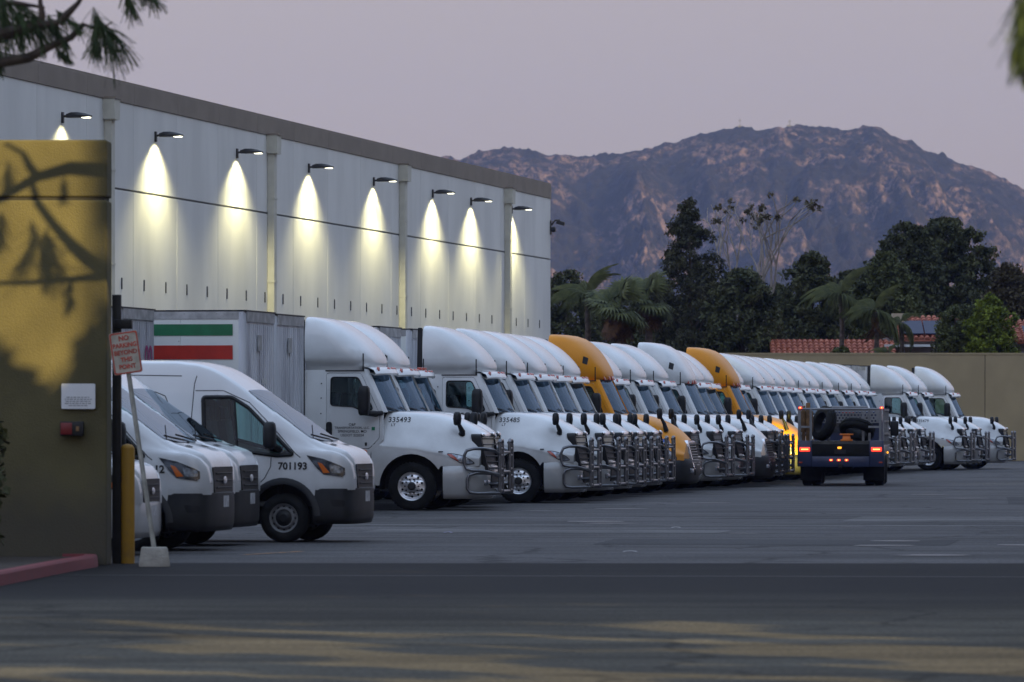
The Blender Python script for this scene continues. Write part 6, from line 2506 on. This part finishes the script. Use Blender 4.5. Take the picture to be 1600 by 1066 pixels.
# ------------------------------------------------------------------ pines near the camera
def pine(label, base, top_z, limbs, tufts, rad=0.16, name='pine_tree', nl=0.36, per=150):
    """limbs: lists of world points with start radius; tufts: (point, direction, size)"""
    base = Vector(base)
    t = thing(name, label, 'pine tree', base, 0, None)
    mb = MB()
    n = 8
    mb.tube([(0.05 * math.sin(k * 1.3), 0.05 * math.cos(k), top_z * k / n) for k in range(n + 1)], [rad * (1 - 0.7 * k / n) for k in range(n + 1)], 10)
    mb.build('trunk', M['pinebark'], t)
    for pts, r in limbs:
        mb = MB()
        pp = [Vector(p) - base for p in pts]
        rr = [r * (1 - 0.65 * k / (len(pp) - 1)) * (1 + 0.12 * (k % 2)) for k in range(len(pp))]
        mb.tube(pp, rr, 8)
        mb.build('limb', M['pinebark'], t)
    Cs, Us, Vs = [], [], []
    for p, d_, s in tufts:
        p = Vector(p) - base
        d_ = Vector(d_).normalized()
        for k in range(per):
            dv = (d_ + Vector((RNG.normal(), RNG.normal(), RNG.normal())) * 0.42 + Vector((0, 0, -0.42))).normalized()
            ln = nl * s * random.uniform(0.6, 1.1)
            st_ = p + d_ * random.uniform(-0.25, 0.22) * s
            mid = st_ + dv * ln * 0.5
            tip_dir = (dv + Vector((0, 0, -0.35))).normalized()
            sd = dv.cross(Vector((RNG.normal(), RNG.normal(), RNG.normal()))).normalized() * 0.0035
            for c_, u_ in ((st_ + dv * ln * 0.25, dv * ln * 0.26), (st_ + dv * ln * 0.5 + tip_dir * ln * 0.24, tip_dir * ln * 0.26)):
                Cs.append(c_); Us.append(u_); Vs.append(sd)
    if Cs:
        me_ = quads_mesh('needles', np.array([tuple(c) for c in Cs]), np.array([tuple(c) for c in Us]), np.array([tuple(c) for c in Vs]), M['needle'])
        o = bpy.data.objects.new('needles', me_)
        COL.objects.link(o)
        o.parent = t
        o['kind'] = 'stuff'
    return t


YP = 46.0
q = lambda px, py, dy=0: Vector(((px - 800) / 8889 * (YP + dy), YP + dy, (660 - py) / 8889 * (YP + dy) + 1.82))
pine('dark pine whose bare branches and needle tufts hang into the top left corner', (-5.9, YP, 0), 9.0,
     [([q(-330, 130), q(-150, 92), q(-40, 64), q(10, 52), q(60, 40), q(92, 36)], 0.075),
      ([q(62, 40), q(66, 22), q(63, 5), q(62, -30)], 0.034), ([q(92, 37), q(105, 22), q(122, 5), q(135, -18)], 0.036),
      ([q(-330, 170), q(-120, 108), q(0, 98), q(45, 90), q(80, 72), q(112, 58), q(131, 37)], 0.055),
      ([q(130, 38), q(146, 44), q(160, 44), q(176, 34)], 0.014), ([q(85, 72), q(95, 82), q(104, 78)], 0.012), ([q(-40, 20), q(20, 4), q(70, 12)], 0.03)],
     [(q(20, 14), (0.5, 0, -0.6), 0.85), (q(45, 20), (0.7, 0, -0.5), 0.75), (q(5, 8, .2), (0.1, .3, -0.8), 0.9), (q(-15, 20), (0.3, 0, -0.8), 0.9),
      (q(30, 44), (0.2, 0, -1), 0.5), (q(60, 46), (0.3, 0, -1), 0.5), (q(88, 44), (0.5, 0, -0.8), 0.55), (q(104, 28), (0.8, 0, -0.6), 0.45),
      (q(162, 48), (0.4, 0, -0.9), 0.85), (q(168, 46, .1), (0.7, 0.1, -0.75), 0.75), (q(150, 48, -.1), (-0.1, 0, -1), 0.6),
      (q(200, -8), (0.3, 0, -1), 0.5), (q(222, -12), (0.9, 0, -0.5), 0.5), (q(-5, 88), (0.1, 0, -1), 0.35), (q(96, 84), (0.6, 0, -.5), 0.25)], per=120)
YQ = 24.0
q2 = lambda px, py, dy=0: Vector(((px - 800) / 8889 * (YQ + dy), YQ + dy, (660 - py) / 8889 * (YQ + dy) + 1.82))
pine('blurred pine tuft hanging in at the top right corner close to the camera', (6.4, YQ, 0), 7.5,
     [([q2(3170, -500), q2(2300, -260), q2(1900, -120), q2(1680, -50), q2(1600, 0)], 0.04)],
     [(q2(1612, -10), (-0.1, 0, -1), 0.65), (q2(1600, 20), (0.0, 0.1, -1), 0.6), (q2(1625, 30), (0.1, 0, -1), 0.7), (q2(1640, -10), (0.2, 0, -1), 0.7), (q2(1605, 50), (0.1, -0.1, -1), 0.45)], per=170)

# small shrub at the left edge in front of the gate wall
t = thing('shrub', 'dark shrub at the left edge in the bed before the gate wall', 'shrub', (-6.42, 69.6, 0.1), 0)
leaves('foliage', [(random.uniform(-.28, .16), random.uniform(-.25, .25), random.uniform(0.2, 1.75)) for _ in range(46)], 0.17, 34, 0.045, LD, t, 0.5)
mb = MB()
mb.tube([(0, 0, 0), (0.03, 0, 0.8), (-0.03, 0, 1.6)], [0.03, 0.02, 0.01], 6)
mb.build('stem', M['bark'], t)
# ------------------------------------------------------------------ unseen things towards the sun: added shade block and leaf screen, and trees
_al = math.pi - R(SUN_AZ)          # 35 deg: the light travels to the left and away
def LT(Lc, tt, z=0.0):
    """point from sun coordinates: Lc across the light, tt along it"""
    return Vector((Lc * math.cos(_al) - tt * math.sin(_al), Lc * math.sin(_al) + tt * math.cos(_al), z))


M['shadeblock'] = mat('shade_block_concrete', (0.33, 0.31, 0.28), 0.85, vary=0.08, vscale=0.4)
nb = thing('warehouse', 'tall concrete block added outside the picture to the right to shade the yard', 'warehouse')  # added unseen shade block
mb = MB()
foot = [(39.5, 0.0), (150.0, 80.0), (150.0, 55.0), (39.5, -25.0)]
mb.loft([[LT(l, t_, z) for l, t_ in foot] for z in (0.0, 60.0)], wrap=True, caps=True)  # unseen block added here, its height set to shade yard and trees
foot = [(150.0, 80.2), (270.0, 110.0), (270.0, 80.0), (150.0, 54.0)]
mb.loft([[LT(l, t_, z) for l, t_ in foot] for z in (0.0, 78.0)], wrap=True, caps=True)
mb.build('wall', M['shadeblock'], nb, smooth=False)
# pine just outside the right edge whose limbs throw their shadow on the gate wall
tanE = math.tan(R(SUN_EL))


def wallshadow(px, py, tt):
    """where, at distance tt along the light, a thing must be to shade the gate wall at this spot of the picture"""
    W_ = Vector(((px - 800) / 8889 * 72.05, 72.05, (660 - py) / 8889 * 72.05 + 1.82))
    tw = -W_.x * math.sin(_al) + W_.y * math.cos(_al)
    lw = W_.x * math.cos(_al) + W_.y * math.sin(_al)
    return LT(lw, tt, W_.z + (tw - tt) * tanE)


TT = 51.0
s_ = lambda px, py, d_=0: wallshadow(px, py, TT + d_)
trunk_at = Vector((7.3, 61.0, 0))
pine('pine standing outside the right edge that shades the tan gate wall', (trunk_at.x, trunk_at.y, 0), 15.0,
     [([(7.3, 61.0, 8.4), s_(190, 270), s_(165, 268), s_(110, 262), s_(60, 275), s_(20, 298), s_(-30, 330)], 0.115),
      ([s_(60, 275), s_(48, 258), s_(38, 238), s_(10, 222)], 0.05),
      ([s_(50, 280), s_(62, 318), s_(85, 350), s_(115, 385), s_(140, 410), s_(170, 428), (7.3, 61.0, 7.6)][::-1], 0.085),
      ([(7.3, 61.0, 7.4), s_(170, 432), s_(110, 436), s_(50, 440), s_(-30, 441)], 0.06)],
     [(s_(60, 375), (0.2, 0, -0.6), 1.2), (s_(85, 395), (0.2, 0, -0.6), 1.2), (s_(45, 395), (-0.2, 0, -0.6), 1.0), (s_(5, 352), (0, 0, -1), 0.8), (s_(110, 455), (0, 0, -1), 0.6),
      (s_(15, 270), (0, 0, -1), 0.7), (s_(100, 290), (0, 0, -1), 0.5), (s_(70, 410), (0.2, 0, -0.6), 0.9), (s_(75, 380), (0, 0, -1), 0.9)], per=110)
# unseen leaf screen added here, its clumps set to shade the gate wall foot
t = thing('shade_screen', 'leaf screen added outside the right edge to shade the foot of the gate wall', 'shade_screen', (0, 0, 0), 0)
cen = []
for px_, py0 in [(x, 575 + 0.9 * x if x < 100 else 665 - (x - 100) * 2.6) for x in range(-80, 172, 9)]:
    for k in range(9):
        py = max(py0, 470) + 18 + (900 - max(py0, 470)) * (k / 8)
        p = wallshadow(px_, py, 38.5 + random.uniform(-.8, .8))
        if p.z > 0.1: cen.append(tuple(p))
leaves('foliage', cen, 0.30, 60, 0.07, LD, t, 0.6)
# street trees: crowns shaped to shade the apron, gaps below let sun reach the road
rs2 = random.Random(4)
for n_, (la, lb) in enumerate(((17.0, 23.0), (23.0, 29.0), (29.0, 34.5), (34.5, 39.5))):
    t = thing('unseen_street_tree', ('street tree outside the frame, farthest from the gate of four that dapple the road', 'second street tree outside the frame, its crown dappling the middle of the road',
                              'third street tree outside the frame, shading the apron', 'street tree outside the frame nearest the gate wall, shading the apron')[n_], 'tree', LT((la + lb) / 2, 10), 0)
    base = LT((la + lb) / 2, 10)
    cen2 = []
    for l in np.arange(la, lb, 0.27):
        zg = ((50.5 + 2.2 * math.sin(l * 1.7) + 1.5 * math.sin(l * 4.3) - l * math.sin(_al)) / math.cos(_al) - 10) * tanE      # over this height the light would fall on the apron
        zw = 2.3 + 52.4 * tanE
        for k in range(50):
            z = 0.15 + 0.58 * k
            hole = 0.5 + 0.5 * math.sin(l * 2.4 + 0.7 * k) * math.cos(l * 0.9 + k * 1.3)
            dense = (l > 27 and zg < z < zw) or (l <= 27 and zg < z < 25) or (l > 37.3 and z > zg)
            if dense or (hole < 0.40 and z < zg):
                cen2.append(tuple(LT(l + rs2.uniform(-.1, .1), 10 + rs2.uniform(-.6, .6), z) - base))
    leaves('crown', cen2, 0.42, 120, 0.085, LO, t, 0.7)
    mb = MB()
    mb.tube([(0, 0, 0), (0, 0, 25)], [0.3, 0.06], 8)
    mb.build('trunk', M['bark'], t)
